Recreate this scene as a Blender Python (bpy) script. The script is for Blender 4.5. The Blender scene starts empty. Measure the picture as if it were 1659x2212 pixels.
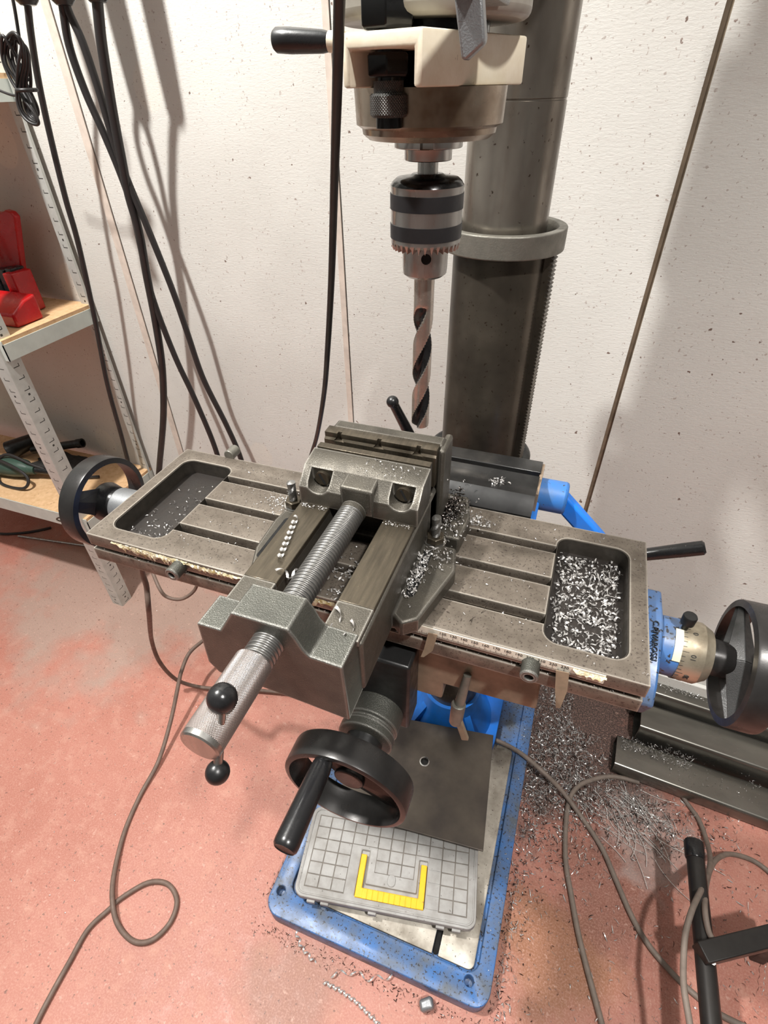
import bpy, bmesh, math, random
import numpy as np
from mathutils import Vector, Matrix
random.seed(7)
PI = math.pi
sc = bpy.context.scene
COL = sc.collection

# ---------------------------------------------------------------- camera, light, exposure
CAMR = np.array([[0.93991149, 0.20256269, -0.27483587],
                 [0.34106234, -0.59381123, 0.72874186],
                 [-0.01558472, -0.77868901, -0.6272165]])
H = 1.30
cam = bpy.data.cameras.new('camera')
cam.sensor_fit = 'VERTICAL'; cam.sensor_height = 24.0
cam.lens = 1147 / 2212 * 24.0
cam.clip_start = 0.01
camo = bpy.data.objects.new('camera', cam); COL.objects.link(camo)
m = Matrix(((CAMR[0, 0], -CAMR[0, 1], -CAMR[0, 2]), (CAMR[1, 0], -CAMR[1, 1], -CAMR[1, 2]), (CAMR[2, 0], -CAMR[2, 1], -CAMR[2, 2])))
camo.matrix_world = Matrix.Translation((0, 0, H)) @ m.to_4x4()
sc.camera = camo

world = bpy.data.worlds.new('world'); sc.world = world; world.use_nodes = True
bg = world.node_tree.nodes['Background']
bg.inputs[0].default_value = (1.0, 0.98, 0.96, 1); bg.inputs[1].default_value = 0.0

def lamp(name, loc, power, radius, color):
    l = bpy.data.lights.new(name, 'POINT'); l.energy = power; l.shadow_soft_size = radius; l.color = color
    o = bpy.data.objects.new(name, l); COL.objects.link(o); o.location = loc
    return o
lamp('workshop_lamp_over_shelf', (-1.0, 0.12, 2.57), 160, 0.045, (1.0, 0.97, 0.93))
sl = bpy.data.lights.new('workshop_spot_over_bench', 'SPOT'); sl.energy = 125; sl.shadow_soft_size = 0.05; sl.color = (1.0, 0.97, 0.93); sl.spot_size = math.radians(80); sl.spot_blend = .9
slo = bpy.data.objects.new('workshop_spot_over_bench', sl); COL.objects.link(slo); slo.location = (0.62, -0.30, 2.6)
slo.rotation_euler = (Vector((.42, .34, .2)) - slo.location).to_track_quat('-Z', 'Y').to_euler()
sc.view_settings.view_transform = 'Standard'; sc.view_settings.look = 'None'
sc.view_settings.gamma = 1.0; sc.view_settings.exposure = 0.52; sc.view_settings.use_curve_mapping = False

# ---------------------------------------------------------------- picking points in the room from the calibrated view
def ray(u, v): return CAMR @ np.array([(u - 829.5) / 1147, (v - 1106) / 1147, 1.0])
def atz(u, v, z): r = ray(u, v); t = (z - H) / r[2]; return Vector((r[0] * t, r[1] * t, z))
def aty(u, v, y): r = ray(u, v); t = y / r[1]; return Vector((r[0] * t, y, H + r[2] * t))
WX = Vector((0.99797, -0.0637, 0)); WN = Vector((0.0637, 0.99797, 0)); W0 = Vector((0.41975, 0.9614, 0))
def atw(u, v, d=0):
    r = Vector(ray(u, v)); t = (WN.dot(W0) - d) / WN.dot(r); p = r * t; return Vector((p.x, p.y, p.z + H))
T = 0.9054       # height of the table surface

# ---------------------------------------------------------------- materials
def newmat(name):
    mt = bpy.data.materials.new(name); mt.use_nodes = True
    nt = mt.node_tree; b = nt.nodes['Principled BSDF']
    return mt, nt, b
def N(nt, t, **k):
    n = nt.nodes.new(t)
    for a, v in k.items(): setattr(n, a, v)
    return n
def coords(nt): return N(nt, 'ShaderNodeTexCoord').outputs['Object']
def noise(nt, scale, detail=3, rough=.55, vec=None, st=None):
    n = N(nt, 'ShaderNodeTexNoise'); n.inputs['Scale'].default_value = scale
    n.inputs['Detail'].default_value = detail; n.inputs['Roughness'].default_value = rough
    v = vec or coords(nt)
    if st:
        mp = N(nt, 'ShaderNodeMapping'); mp.inputs['Scale'].default_value = st; nt.links.new(v, mp.inputs[0]); v = mp.outputs[0]
    nt.links.new(v, n.inputs['Vector']); return n.outputs[0]
def ramp(nt, fac, stops):
    r = N(nt, 'ShaderNodeValToRGB'); e = r.color_ramp.elements
    while len(e) < len(stops): e.new(.5)
    for i, (p, c) in enumerate(stops):
        e[i].position = p; e[i].color = (c[0], c[1], c[2], 1) if hasattr(c, '__len__') else (c, c, c, 1)
    nt.links.new(fac, r.inputs[0]); return r.outputs[0]
def mix(nt, fac, a, b, mode='MIX'):
    n = N(nt, 'ShaderNodeMix', data_type='RGBA', blend_type=mode)
    for s, x in ((0, fac), (6, a), (7, b)):
        if isinstance(x, bpy.types.NodeSocket): nt.links.new(x, n.inputs[s])
        elif s == 0: n.inputs[0].default_value = x
        else: n.inputs[s].default_value = (*x, 1)
    return n.outputs[2]
def bump(nt, b, h, strength=.3, dist=.001):
    n = N(nt, 'ShaderNodeBump'); n.inputs['Strength'].default_value = strength; n.inputs['Distance'].default_value = dist
    nt.links.new(h, n.inputs['Height']); nt.links.new(n.outputs[0], b.inputs['Normal'])
def mat(name, c, rough=.5, metal=0., var=.25, vs=60, c2=None, spots=None, sps=400, spt=.68, bs=0., bsc=300, bd=.0005, coat=0., st=None, rvar=.1, wear=None):
    mt, nt, b = newmat(name)
    c2 = c2 or tuple(x * (1 - var) for x in c)
    n = noise(nt, vs, 4, .6, st=st)
    col = mix(nt, ramp(nt, n, [(.35, 0.), (.68, 1.)]), c, c2)
    if spots:
        sp = noise(nt, sps, 2, .6)
        col = mix(nt, ramp(nt, sp, [(spt, 0.), (spt + .05, 1.)]), col, spots)
    nt.links.new(col, b.inputs['Base Color'])
    b.inputs['Metallic'].default_value = metal
    rr = ramp(nt, n, [(.3, max(.02, rough - rvar)), (.7, min(1, rough + rvar))]); nt.links.new(rr, b.inputs['Roughness'])
    if coat: b.inputs['Coat Weight'].default_value = coat
    if bs: bump(nt, b, noise(nt, bsc, 3, .6), bs, bd)
    if wear:
        bv = N(nt, 'ShaderNodeBevel'); bv.samples = 6; bv.inputs['Radius'].default_value = .0035
        ge = N(nt, 'ShaderNodeNewGeometry'); dt = N(nt, 'ShaderNodeVectorMath', operation='DOT_PRODUCT')
        nt.links.new(bv.outputs[0], dt.inputs[0]); nt.links.new(ge.outputs['Normal'], dt.inputs[1])
        nt.links.new(mix(nt, ramp(nt, dt.outputs['Value'], [(.93, .75), (.992, 0.)]), col, wear), b.inputs['Base Color'])
    return mt
M = {}
M['cast'] = mat('worn cast iron', (.105, .095, .078), .42, .6, .35, 40, spots=(.25, .235, .21), sps=900, spt=.66, bs=.6, bsc=700, bd=.0006, wear=(.42, .40, .36))
M['castpaint'] = mat('dark grey green hammered cast iron', (.098, .098, .085), .36, .6, .3, 25, spots=(.30, .29, .265), sps=1100, spt=.68, bs=.8, bsc=900, bd=.0007, wear=(.45, .44, .41))
M['rail'] = mat('ground steel slide', (.10, .083, .06), .34, .7, .4, 50, st=(6, .6, 1), bs=.15, bsc=300)
M['table'] = mat('oily machined table iron', (.18, .153, .125), .46, .4, .32, 60, c2=(.115, .095, .075), spots=(.07, .055, .045), sps=420, spt=.60, bs=.3, bsc=700, wear=(.50, .46, .40))
M['tabledge'] = mat('machined table edge', (.44, .37, .29), .42, .45, .2, 80)
M['saddle'] = mat('tan oily saddle iron', (.28, .22, .155), .48, .25, .4, 30)
M['pocket'] = mat('dark oily pocket', (.030, .025, .022), .45, .2, .4, 120, bs=.3)
M['pocketshade'] = mat('oily pocket side with painted shade', (.06, .052, .043), .4, .3, .4, 90)  # oily tone darkened further, the shade on the pocket walls is in the colour
M['black'] = mat('black plastic', (.012, .012, .013), .28, 0, .3, 40, bs=.1, bsc=500)
M['blackmetal'] = mat('blackened steel', (.03, .03, .03), .38, .5, .4, 80, bs=.15)
M['wheel'] = mat('dark aluminium wheel rim', (.045, .043, .042), .32, .5, .5, 30, bs=.1)
M['spoke'] = mat('grey cast spoke', (.10, .10, .10), .42, .5, .3, 90, bs=.4, bsc=900)
M['steel'] = mat('bright steel', (.50, .49, .47), .27, .95, .25, 60, st=(1, 1, .1))
M['screwsteel'] = mat('dull threaded steel', (.27, .265, .255), .36, .85, .35, 60)
M['colsteel'] = mat('brown stained ground steel column', (.34, .31, .27), .26, .85, .55, 14, c2=(.13, .11, .09), spots=(.07, .05, .035), sps=150, spt=.68, st=(1, 1, .5))
M['colcast'] = mat('dark stained lower column', (.11, .093, .073), .32, .75, .6, 7, c2=(.022, .018, .015), spots=(.04, .028, .018), sps=190, spt=.66)
M['ring'] = mat('grey cast ring', (.23, .22, .19), .45, .6, .3, 60, bs=.5, bsc=500)
M['quill'] = mat('brown stained quill steel', (.42, .35, .28), .28, .85, .6, 22, c2=(.16, .11, .07))
M['darkband'] = mat('black chuck band', (.018, .018, .02), .5, .2, .2)
M['white'] = mat('yellowed cream paint', (.78, .72, .58), .4, 0, .15, 60, c2=(.70, .62, .47), spots=(.30, .22, .14), sps=150, spt=.72, bs=.2)
M['headgrey'] = mat('greasy grey paint', (.30, .28, .24), .45, 0, .3, 30)
M['lever'] = mat('silver grey hammered lever', (.30, .31, .32), .38, .6, .2, 300, bs=.4, bsc=1200)
M['oilblack'] = mat('oily black bolt', (.015, .015, .015), .2, .6, .3, 200)
M['guard'] = mat('oily dark sheet steel', (.10, .10, .10), .28, .8, .6, 14, c2=(.03, .03, .03))
M['blue'] = mat('blue machine paint', (.03, .17, .52), .4, 0, .35, 30, c2=(.06, .14, .30), spots=(.05, .05, .05), sps=160, spt=.66, bs=.15)
M['bluebright'] = mat('bright blue machine paint', (.01, .19, .75), .38, 0, .2, 20, c2=(.02, .15, .52))
M['bluedirty'] = mat('dusty blue base paint', (.055, .165, .42), .40, 0, .3, 22, c2=(.10, .12, .15), spots=(.03, .03, .035), sps=200, spt=.59, bs=.25, bsc=200)
M['basetop'] = mat('bare machined base', (.58, .54, .47), .5, .3, .3, 14, c2=(.22, .19, .15), spots=(.10, .08, .06), sps=200, spt=.66)
M['plate'] = mat('brown grey steel plate', (.13, .11, .09), .4, .6, .4, 9, c2=(.06, .05, .045))
M['dial'] = mat('tarnished dial metal', (.55, .49, .38), .38, .75, .35, 40, c2=(.25, .21, .15))
M['tag'] = mat('cream enamel plate', (.75, .70, .52), .4, .1, .1)
M['ruler'] = mat('pale steel ruler', (.85, .80, .68), .42, .1, .2, 120)
M['ink'] = mat('black engraving', (.02, .02, .02), .6, 0, 0)
M['residue'] = mat('yellowed tape residue', (.80, .73, .52), .45, 0, .5, 160, c2=(.34, .25, .10), spots=(.95, .93, .84), sps=300, spt=.58, bs=.8, bsc=300, bd=.002)
M['tape'] = mat('brown tape', (.26, .19, .13), .35, 0, .25, 80)
M['chip'] = mat('bright steel swarf', (.82, .80, .78), .28, .6, .3, 150)
M['chipdark'] = mat('oily dark swarf', (.16, .14, .13), .3, 1, .5, 150)
M['case'] = mat('dusty grey plastic', (.36, .355, .345), .55, 0, .2, 35, c2=(.27, .26, .245), spots=(.14, .13, .12), sps=130, spt=.68)
M['groove'] = mat('dirty groove plastic', (.17, .15, .13), .7, 0, .3, 60)
M['caselow'] = mat('grey plastic tray', (.22, .22, .22), .5, 0, .2, 35)
M['yellow'] = mat('yellow orange plastic', (.92, .50, .01), .45, 0, .12, 90, spots=(.45, .25, .03), sps=160, spt=.70)
M['red'] = mat('red plastic', (.42, .003, .005), .3, 0, .15, 30)
M['chipboard'] = mat('particle board shelf', (.66, .44, .25), .65, 0, .2, 70, c2=(.54, .33, .17), spots=(.30, .17, .08), sps=120, spt=.68)
M['zinc'] = mat('galvanised angle steel', (.58, .60, .57), .42, .35, .15, 40)
def slotmat():
    mt = M['zinc'].copy(); nt = mt.node_tree; b = nt.nodes['Principled BSDF']; old = b.inputs['Base Color'].links[0].from_socket
    s = N(nt, 'ShaderNodeSeparateXYZ'); nt.links.new(N(nt, 'ShaderNodeTexCoord').outputs['UV'], s.inputs[0])
    def mm(op, a, c):
        n = N(nt, 'ShaderNodeMath', operation=op)
        for i, x in enumerate((a, c)):
            if isinstance(x, bpy.types.NodeSocket): nt.links.new(x, n.inputs[i])
            elif x is not None: n.inputs[i].default_value = x
        return n.outputs[0]
    def near(v, c, w): return mm('LESS_THAN', mm('ABSOLUTE', mm('SUBTRACT', v, c), None), w)
    fr = mm('FRACT', s.outputs[1], None); u = s.outputs[0]; f5 = mm('FRACT', mm('DIVIDE', s.outputs[1], 5.0), None)
    a = mm('MULTIPLY', near(fr, .25, .035), near(u, .52, .19)); c = mm('MULTIPLY', near(fr, .36, .13), near(u, .70, .025))
    d = mm('MULTIPLY', near(f5, .17, .018), near(u, .52, .07))
    t = mm('MAXIMUM', mm('MAXIMUM', a, c), d)
    nt.links.new(mix(nt, t, old, (.05, .05, .045)), b.inputs['Base Color']); return mt
M['zincslot'] = slotmat()
M['shelfpaint'] = mat('pale green grey shelf paint', (.55, .60, .56), .5, .1, .1, 30)
M['green'] = mat('dark green tool plastic', (.045, .085, .065), .35, 0, .2, 30)
M['cable'] = mat('black rubber cable', (.022, .020, .020), .42, 0, .3, 30)
M['cablebrown'] = mat('dusty brown cable', (.17, .115, .09), .6, 0, .25, 50)
M['cablegrey'] = mat('dusty grey cable', (.22, .175, .145), .6, 0, .25, 50)
M['cloth'] = mat('dark rag', (.03, .028, .026), .9, 0, .3, 60, bs=.6)
M['stand'] = mat('dark painted steel frame', (.035, .032, .03), .4, .4, .4, 30)
M['beam'] = mat('oily steel profile', (.24, .23, .205), .3, .85, .5, 6, c2=(.10, .095, .085), st=(.4, 1, 1))
M['hole'] = mat('black hole shade', (.004, .004, .004), .9, 0, 0)  # near-black colour for solid fillers, stands in for shade inside holes and slots

def knurl(name, base, axis, centre, pitch, radius, metal=.9):
    mt, nt, b = newmat(name)
    s = N(nt, 'ShaderNodeSeparateXYZ'); nt.links.new(coords(nt), s.inputs[0])
    ax = {'x': 0, 'y': 1, 'z': 2}[axis]; o = [i for i in (0, 1, 2) if i != ax]
    def mth(op, a, b2=None):
        n = N(nt, 'ShaderNodeMath', operation=op)
        for i, x in enumerate((a, b2)):
            if x is None: continue
            if isinstance(x, bpy.types.NodeSocket): nt.links.new(x, n.inputs[i])
            else: n.inputs[i].default_value = x
        return n.outputs[0]
    ang = mth('ARCTAN2', mth('SUBTRACT', s.outputs[o[0]], centre[0]), mth('SUBTRACT', s.outputs[o[1]], centre[1]))
    nn = round(2 * PI * radius / pitch); k = 2 * PI / pitch
    a1 = mth('SINE', mth('ADD', mth('MULTIPLY', ang, nn), mth('MULTIPLY', s.outputs[ax], k)))
    a2 = mth('SINE', mth('SUBTRACT', mth('MULTIPLY', ang, nn), mth('MULTIPLY', s.outputs[ax], k)))
    h = mth('MAXIMUM', a1, a2)
    col = mix(nt, ramp(nt, h, [(.2, 0.), (.9, 1.)]), base, tuple(x * .4 for x in base))
    nt.links.new(col, b.inputs['Base Color']); b.inputs['Metallic'].default_value = metal; b.inputs['Roughness'].default_value = .38
    bump(nt, b, mth('MULTIPLY', h, -1), .5, .0006)
    return mt

def wall_mat():
    mt, nt, b = newmat('painted workshop wall')
    g = noise(nt, 3, 4); st = noise(nt, 30, 5, .7, st=(.6, 1, 3))
    col = mix(nt, ramp(nt, g, [(.35, 0.), (.7, 1.)]), (.63, .625, .59), (.56, .55, .515))
    col = mix(nt, ramp(nt, st, [(.58, 0.), (.78, .35)]), col, (.50, .46, .43))
    # pale filled patches
    n = N(nt, 'ShaderNodeTexVoronoi'); n.inputs['Scale'].default_value = 3.1
    mp = N(nt, 'ShaderNodeMapping'); mp.inputs['Scale'].default_value = (1, .01, .9); nt.links.new(coords(nt), mp.inputs[0]); nt.links.new(mp.outputs[0], n.inputs['Vector'])
    col = mix(nt, ramp(nt, n.outputs['Distance'], [(.16, .55), (.17, 0.)]), col, (.68, .64, .57))
    sp = noise(nt, 95, 2, .5); col = mix(nt, ramp(nt, sp, [(.725, 0.), (.755, 1.)]), col, (.16, .11, .09))
    sp2 = noise(nt, 190, 2, .5); col = mix(nt, ramp(nt, sp2, [(.665, 0.), (.71, .7)]), col, (.34, .28, .25))
    nt.links.new(col, b.inputs['Base Color']); b.inputs['Roughness'].default_value = .72
    bump(nt, b, noise(nt, 120, 4, .7, st=(1, 1, 3)), .5, .0012)
    return mt
M['wall'] = wall_mat()
M['farwall'] = mat('grey block wall', (.27, .285, .28), .8, 0, .2, 8)
M['trim'] = mat('beige joint strip', (.62, .54, .47), .7, 0, .2, 40, spots=(.15, .11, .09), sps=90, spt=.72)

def floor_mat():
    mt, nt, b = newmat('worn red painted concrete')
    g = noise(nt, 2.2, 5, .6); f = noise(nt, 26, 5, .7)
    col = mix(nt, ramp(nt, g, [(.3, 0.), (.7, 1.)]), (.49, .205, .155), (.38, .14, .10))
    col = mix(nt, ramp(nt, f, [(.5, 0.), (.75, .55)]), col, (.60, .34, .26))
    s = N(nt, 'ShaderNodeSeparateXYZ'); nt.links.new(coords(nt), s.inputs[0])
    def dirt(cx, cy, r, c, amt, ns=7):
        nonlocal col
        v = N(nt, 'ShaderNodeVectorMath', operation='DISTANCE'); nt.links.new(coords(nt), v.inputs[0]); v.inputs[1].default_value = (cx, cy, 0)
        a = N(nt, 'ShaderNodeMath', operation='DIVIDE'); nt.links.new(v.outputs['Value'], a.inputs[0]); a.inputs[1].default_value = r
        w = N(nt, 'ShaderNodeMath', operation='ADD'); nt.links.new(a.outputs[0], w.inputs[0])
        nn = N(nt, 'ShaderNodeMath', operation='MULTIPLY'); nt.links.new(noise(nt, ns, 4, .6), nn.inputs[0]); nn.inputs[1].default_value = .9
        nt.links.new(nn.outputs[0], w.inputs[1])
        col = mix(nt, ramp(nt, w.outputs[0], [(.75, amt), (1.3, 0.)]), col, c)
    dirt(-1.25, .95, 1.0, (.36, .27, .225), .85)      # dust near the shelf
    dirt(-.1, .95, .75, (.05, .032, .026), .97)        # oil around the column
    dirt(.20, .84, .58, (.045, .032, .028), .97, 12)          # oily swarf right of the base
    dirt(.20, .36, .24, (.25, .105, .04), .8)
    dirt(.30, .50, .26, (.20, .075, .05), .7, 16)
    dirt(.37, .62, .22, (.36, .30, .28), .6, 22)
    dirt(-.25, .12, .20, (.22, .13, .09), .5)
    sp = noise(nt, 130, 2, .5); col = mix(nt, ramp(nt, sp, [(.655, 0.), (.70, .8)]), col, (.14, .07, .055))
    sp2 = noise(nt, 75, 3, .6); col = mix(nt, ramp(nt, sp2, [(.62, 0.), (.72, .4)]), col, (.66, .44, .36))
    sp3 = noise(nt, 300, 3, .7); col = mix(nt, ramp(nt, sp3, [(.45, 0.), (.70, .45)]), col, (.62, .36, .29))
    nt.links.new(col, b.inputs['Base Color'])
    nt.links.new(ramp(nt, f, [(.3, .42), (.7, .62)]), b.inputs['Roughness'])
    bump(nt, b, f, .25, .001)
    return mt
M['floor'] = floor_mat()

# ---------------------------------------------------------------- mesh helpers
class MB:
    def __init__(s): s.v = []; s.f = []
    def add(s, vs, fs):
        o = len(s.v); s.v += [Vector(p) for p in vs]; s.f += [tuple(i + o for i in f) for f in fs]; return s
    def box(s, x0, x1, y0, y1, z0, z1):
        vs = [(x, y, z) for z in (z0, z1) for y in (y0, y1) for x in (x0, x1)]
        return s.add(vs, [(0, 2, 3, 1), (4, 5, 7, 6), (0, 1, 5, 4), (2, 6, 7, 3), (0, 4, 6, 2), (1, 3, 7, 5)])
    def obox(s, c, ax, ay, az, hx, hy, hz):
        c = Vector(c); ax, ay, az = Vector(ax), Vector(ay), Vector(az)
        vs = [c + ax * x + ay * y + az * z for z in (-hz, hz) for y in (-hy, hy) for x in (-hx, hx)]
        return s.add(vs, [(0, 2, 3, 1), (4, 5, 7, 6), (0, 1, 5, 4), (2, 6, 7, 3), (0, 4, 6, 2), (1, 3, 7, 5)])
    def prism(s, poly, a0, a1, axis='x'):
        # poly in the two other axes (x: (y,z), y: (x,z), z: (x,y))
        def P(a, p):
            return {'x': (a, p[0], p[1]), 'y': (p[0], a, p[1]), 'z': (p[0], p[1], a)}[axis]
        n = len(poly); vs = [P(a0, p) for p in poly] + [P(a1, p) for p in poly]
        fs = [tuple(range(n - 1, -1, -1)), tuple(range(n, 2 * n))] + [(i, (i + 1) % n, n + (i + 1) % n, n + i) for i in range(n)]
        return s.add(vs, fs)
    def lathe(s, prof, o, d, seg=48, caps=True):
        o = Vector(o); d = Vector(d).normalized(); e = d.orthogonal().normalized(); g = d.cross(e)
        vs = []; n = len(prof)
        for a, r in prof:
            for i in range(seg):
                t = 2 * PI * i / seg; vs.append(o + d * a + (e * math.cos(t) + g * math.sin(t)) * r)
        fs = [(j * seg + i, j * seg + (i + 1) % seg, (j + 1) * seg + (i + 1) % seg, (j + 1) * seg + i) for j in range(n - 1) for i in range(seg)]
        if caps: fs += [tuple(range(seg - 1, -1, -1)), tuple(range((n - 1) * seg, n * seg))]
        return s.add(vs, fs)
    def cyl(s, p0, p1, r, r1=None, seg=32):
        p0, p1 = Vector(p0), Vector(p1); L = (p1 - p0).length
        return s.lathe([(0, r), (L, r if r1 is None else r1)], p0, p1 - p0, seg)
    def hexa(s, c, d, r, h): return s.lathe([(0, r * .92), (h * .12, r), (h * .88, r), (h, r * .92)], c, d, 6)
    def sphere(s, c, r, seg=24):
        prof = [(-r * math.cos(PI * i / 14), max(1e-4, r * math.sin(PI * i / 14))) for i in range(15)]
        return s.lathe(prof, c, (0, 0, 1), seg)
    def ringlathe(s, prof, o, d, seg=64):    # closed profile
        o = Vector(o); d = Vector(d).normalized(); e = d.orthogonal().normalized(); g = d.cross(e); n = len(prof); vs = []
        for a, r in prof:
            for i in range(seg):
                t = 2 * PI * i / seg; vs.append(o + d * a + (e * math.cos(t) + g * math.sin(t)) * r)
        return s.add(vs, [(j * seg + i, j * seg + (i + 1) % seg, ((j + 1) % n) * seg + (i + 1) % seg, ((j + 1) % n) * seg + i) for j in range(n) for i in range(seg)])
    def tube(s, pts, r, seg=10, sub=8, closed=False):
        P = [Vector(p) for p in pts]; Q = []
        for i in range(len(P) - 1):
            a = P[max(i - 1, 0)]; b = P[i]; c = P[i + 1]; d = P[min(i + 2, len(P) - 1)]
            for k in range(sub):
                t = k / sub
                Q.append(.5 * ((2 * b) + (c - a) * t + (2 * a - 5 * b + 4 * c - d) * t * t + (3 * b - a - 3 * c + d) * t ** 3))
        Q.append(P[-1]); vs = []; up = None
        for i, q in enumerate(Q):
            d = (Q[min(i + 1, len(Q) - 1)] - Q[max(i - 1, 0)]).normalized()
            if up is None: up = d.orthogonal().normalized()
            up = (up - d * up.dot(d)).normalized(); g = d.cross(up)
            for k in range(seg):
                t = 2 * PI * k / seg; vs.append(q + (up * math.cos(t) + g * math.sin(t)) * r)
        n = len(Q)
        fs = [(j * seg + i, j * seg + (i + 1) % seg, (j + 1) * seg + (i + 1) % seg, (j + 1) * seg + i) for j in range(n - 1) for i in range(seg)]
        fs += [tuple(range(seg - 1, -1, -1)), tuple(range((n - 1) * seg, n * seg))]
        return s.add(vs, fs)
    def helix(s, y0, y1, cx, cz, r, amp, pitch, seg=40, per=12):   # threaded rod along y
        n = int((y1 - y0) / pitch * per) + 1; vs = []
        for j in range(n + 1):
            y = y0 + (y1 - y0) * j / n
            for i in range(seg):
                t = 2 * PI * i / seg; ph = math.sin(2 * PI * y / pitch + t)
                rr = r + amp * max(-1, min(1, ph * 1.8)); vs.append((cx + rr * math.cos(t), y, cz + rr * math.sin(t)))
        fs = [(j * seg + i, (j + 1) * seg + i, (j + 1) * seg + (i + 1) % seg, j * seg + (i + 1) % seg) for j in range(n) for i in range(seg)]
        fs += [tuple(range(seg)), tuple(range((n + 1) * seg - 1, n * seg - 1, -1))]
        return s.add(vs, fs)

def offs(par):
    o = Vector((0, 0, 0))
    while par is not None: o += par.location; par = par.parent
    return o
def obj(name, mb, m, parent=None, bevel=0, ang=35, local=False, cut=None, smooth=True, segs=2):
    me = bpy.data.meshes.new(name); o0 = Vector((0, 0, 0)) if local else offs(parent)
    me.from_pydata([tuple(v - o0) for v in mb.v], [], mb.f); me.materials.append(M[m] if isinstance(m, str) else m)
    bm = bmesh.new(); bm.from_mesh(me); bmesh.ops.recalc_face_normals(bm, faces=bm.faces); bm.to_mesh(me); bm.free()
    o = bpy.data.objects.new(name, me); COL.objects.link(o)
    if parent: o.parent = parent
    if cut:
        cs = []
        for c in cut:
            cm = bpy.data.meshes.new('cut'); cm.from_pydata([tuple(v - o0) for v in c.v], [], c.f)
            b2 = bmesh.new(); b2.from_mesh(cm); bmesh.ops.recalc_face_normals(b2, faces=b2.faces); b2.to_mesh(cm); b2.free()
            co = bpy.data.objects.new('cut', cm); COL.objects.link(co); co.parent = parent; cs.append(co)
            md = o.modifiers.new('b', 'BOOLEAN'); md.object = co; md.operation = 'DIFFERENCE'; md.solver = 'EXACT'
        if bevel:
            md = o.modifiers.new('v', 'BEVEL'); md.width = bevel; md.segments = segs; md.limit_method = 'ANGLE'; md.angle_limit = math.radians(40)
        bpy.context.view_layer.update()
        dg = bpy.context.evaluated_depsgraph_get(); nm = bpy.data.meshes.new_from_object(o.evaluated_get(dg))
        o.modifiers.clear(); o.data = nm; nm.name = name
        for c in cs: bpy.data.objects.remove(c)
        me = nm
    elif bevel:
        md = o.modifiers.new('v', 'BEVEL'); md.width = bevel; md.segments = segs; md.limit_method = 'ANGLE'; md.angle_limit = math.radians(40)
    if smooth:
        me.shade_smooth(); me.set_sharp_from_angle(angle=math.radians(ang))
    return o
def tag(o, label, cat, group=None, kind=None):
    o['label'] = label; o['category'] = cat
    if group: o['group'] = group
    if kind: o['kind'] = kind
    return o
def thing(name, loc, label, cat, group=None):
    o = bpy.data.objects.new(name, None); COL.objects.link(o); o.location = loc; o.empty_display_size = .05
    return tag(o, label, cat, group)
def struct(name, mb, m, **k):
    o = obj(name, mb, m, **k); o['kind'] = 'structure'; return o
def text_mb(txt, size, origin, xdir, ydir, depth=.0002):
    cu = bpy.data.curves.new('t', 'FONT'); cu.body = txt; cu.size = size; cu.align_x = 'CENTER'; cu.align_y = 'CENTER'; cu.extrude = depth; cu.resolution_u = 3
    to = bpy.data.objects.new('t', cu); COL.objects.link(to); bpy.context.view_layer.update()
    me = bpy.data.meshes.new_from_object(to.evaluated_get(bpy.context.evaluated_depsgraph_get()))
    o = Vector(origin); x = Vector(xdir).normalized(); y = Vector(ydir).normalized(); z = x.cross(y); b = MB()
    b.add([o + x * v.co.x + y * v.co.y + z * v.co.z for v in me.vertices], [tuple(p.vertices) for p in me.polygons])
    bpy.data.objects.remove(to); bpy.data.curves.remove(cu); bpy.data.meshes.remove(me); return b
def rrect(x0, x1, y0, y1, r, n=6):
    out = []
    for cx, cy, a in ((x1 - r, y1 - r, 0), (x0 + r, y1 - r, 90), (x0 + r, y0 + r, 180), (x1 - r, y0 + r, 270)):
        for i in range(n + 1):
            t = math.radians(a + 90 * i / n); out.append((cx + r * math.cos(t), cy + r * math.sin(t)))
    return out

# ---------------------------------------------------------------- the room
struct('floor', MB().box(-4.5, 4.5, -4, 1.6, -.1, 0), 'floor', smooth=False)
wb = MB(); seams = [-5.0, -1.4545, -.878, -.3275, 5.0]
for i in range(4):
    a, b = seams[i], seams[i + 1]
    g0 = .002 if i else 0; g1 = .0045 if i == 2 else .001
    if i == 3: g0 = .0045
    c = W0 + WX * ((a + g0 + b - g1) / 2) + WN * .05; c.z = 1.5
    wb.obox(c, WX, WN, (0, 0, 1), (b - g1 - a - g0) / 2, .05, 1.5)
c = W0 + WN * .12; c.z = 1.5; wb.obox(c, WX, WN, (0, 0, 1), 5, .02, 1.5)
struct('wall_back', wb, 'wall', smooth=False)
for i, (s_, w_) in enumerate(((-1.4645, .010), (-.884, .006))):
    c = W0 + WX * s_ - WN * .0008; c.z = 1.5
    struct('trim_%d' % (i + 1), MB().obox(c, WX, WN, (0, 0, 1), w_, .0015, 1.5), 'trim', smooth=False)
c = W0 + WX * -.3275 + WN * .010; c.z = 1.5
struct('trim_3', MB().obox(c, WX, WN, (0, 0, 1), .0055, .003, 1.5), 'saddle', smooth=False)
c = W0 - WN * .006; c.z = .075
struct('baseboard_back', MB().obox(c + WX * 1.3, WX, WN, (0, 0, 1), 2.0, .006, .075), 'wall', bevel=.003)

struct('wall_left', MB().box(-2.75, -2.65, -3.0, 1.3, 0, 3.0), 'farwall', smooth=False)
struct('wall_right', MB().box(2.8, 2.9, -3.0, 1.0, 0, 3.0), 'farwall', smooth=False)
struct('wall_front', MB().box(-2.75, 2.9, -3.1, -3.0, 0, 3.0), 'farwall', smooth=False)
struct('ceiling', MB().box(-2.75, 2.9, -3.1, 1.35, 3.0, 3.1), 'farwall', smooth=False)

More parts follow.
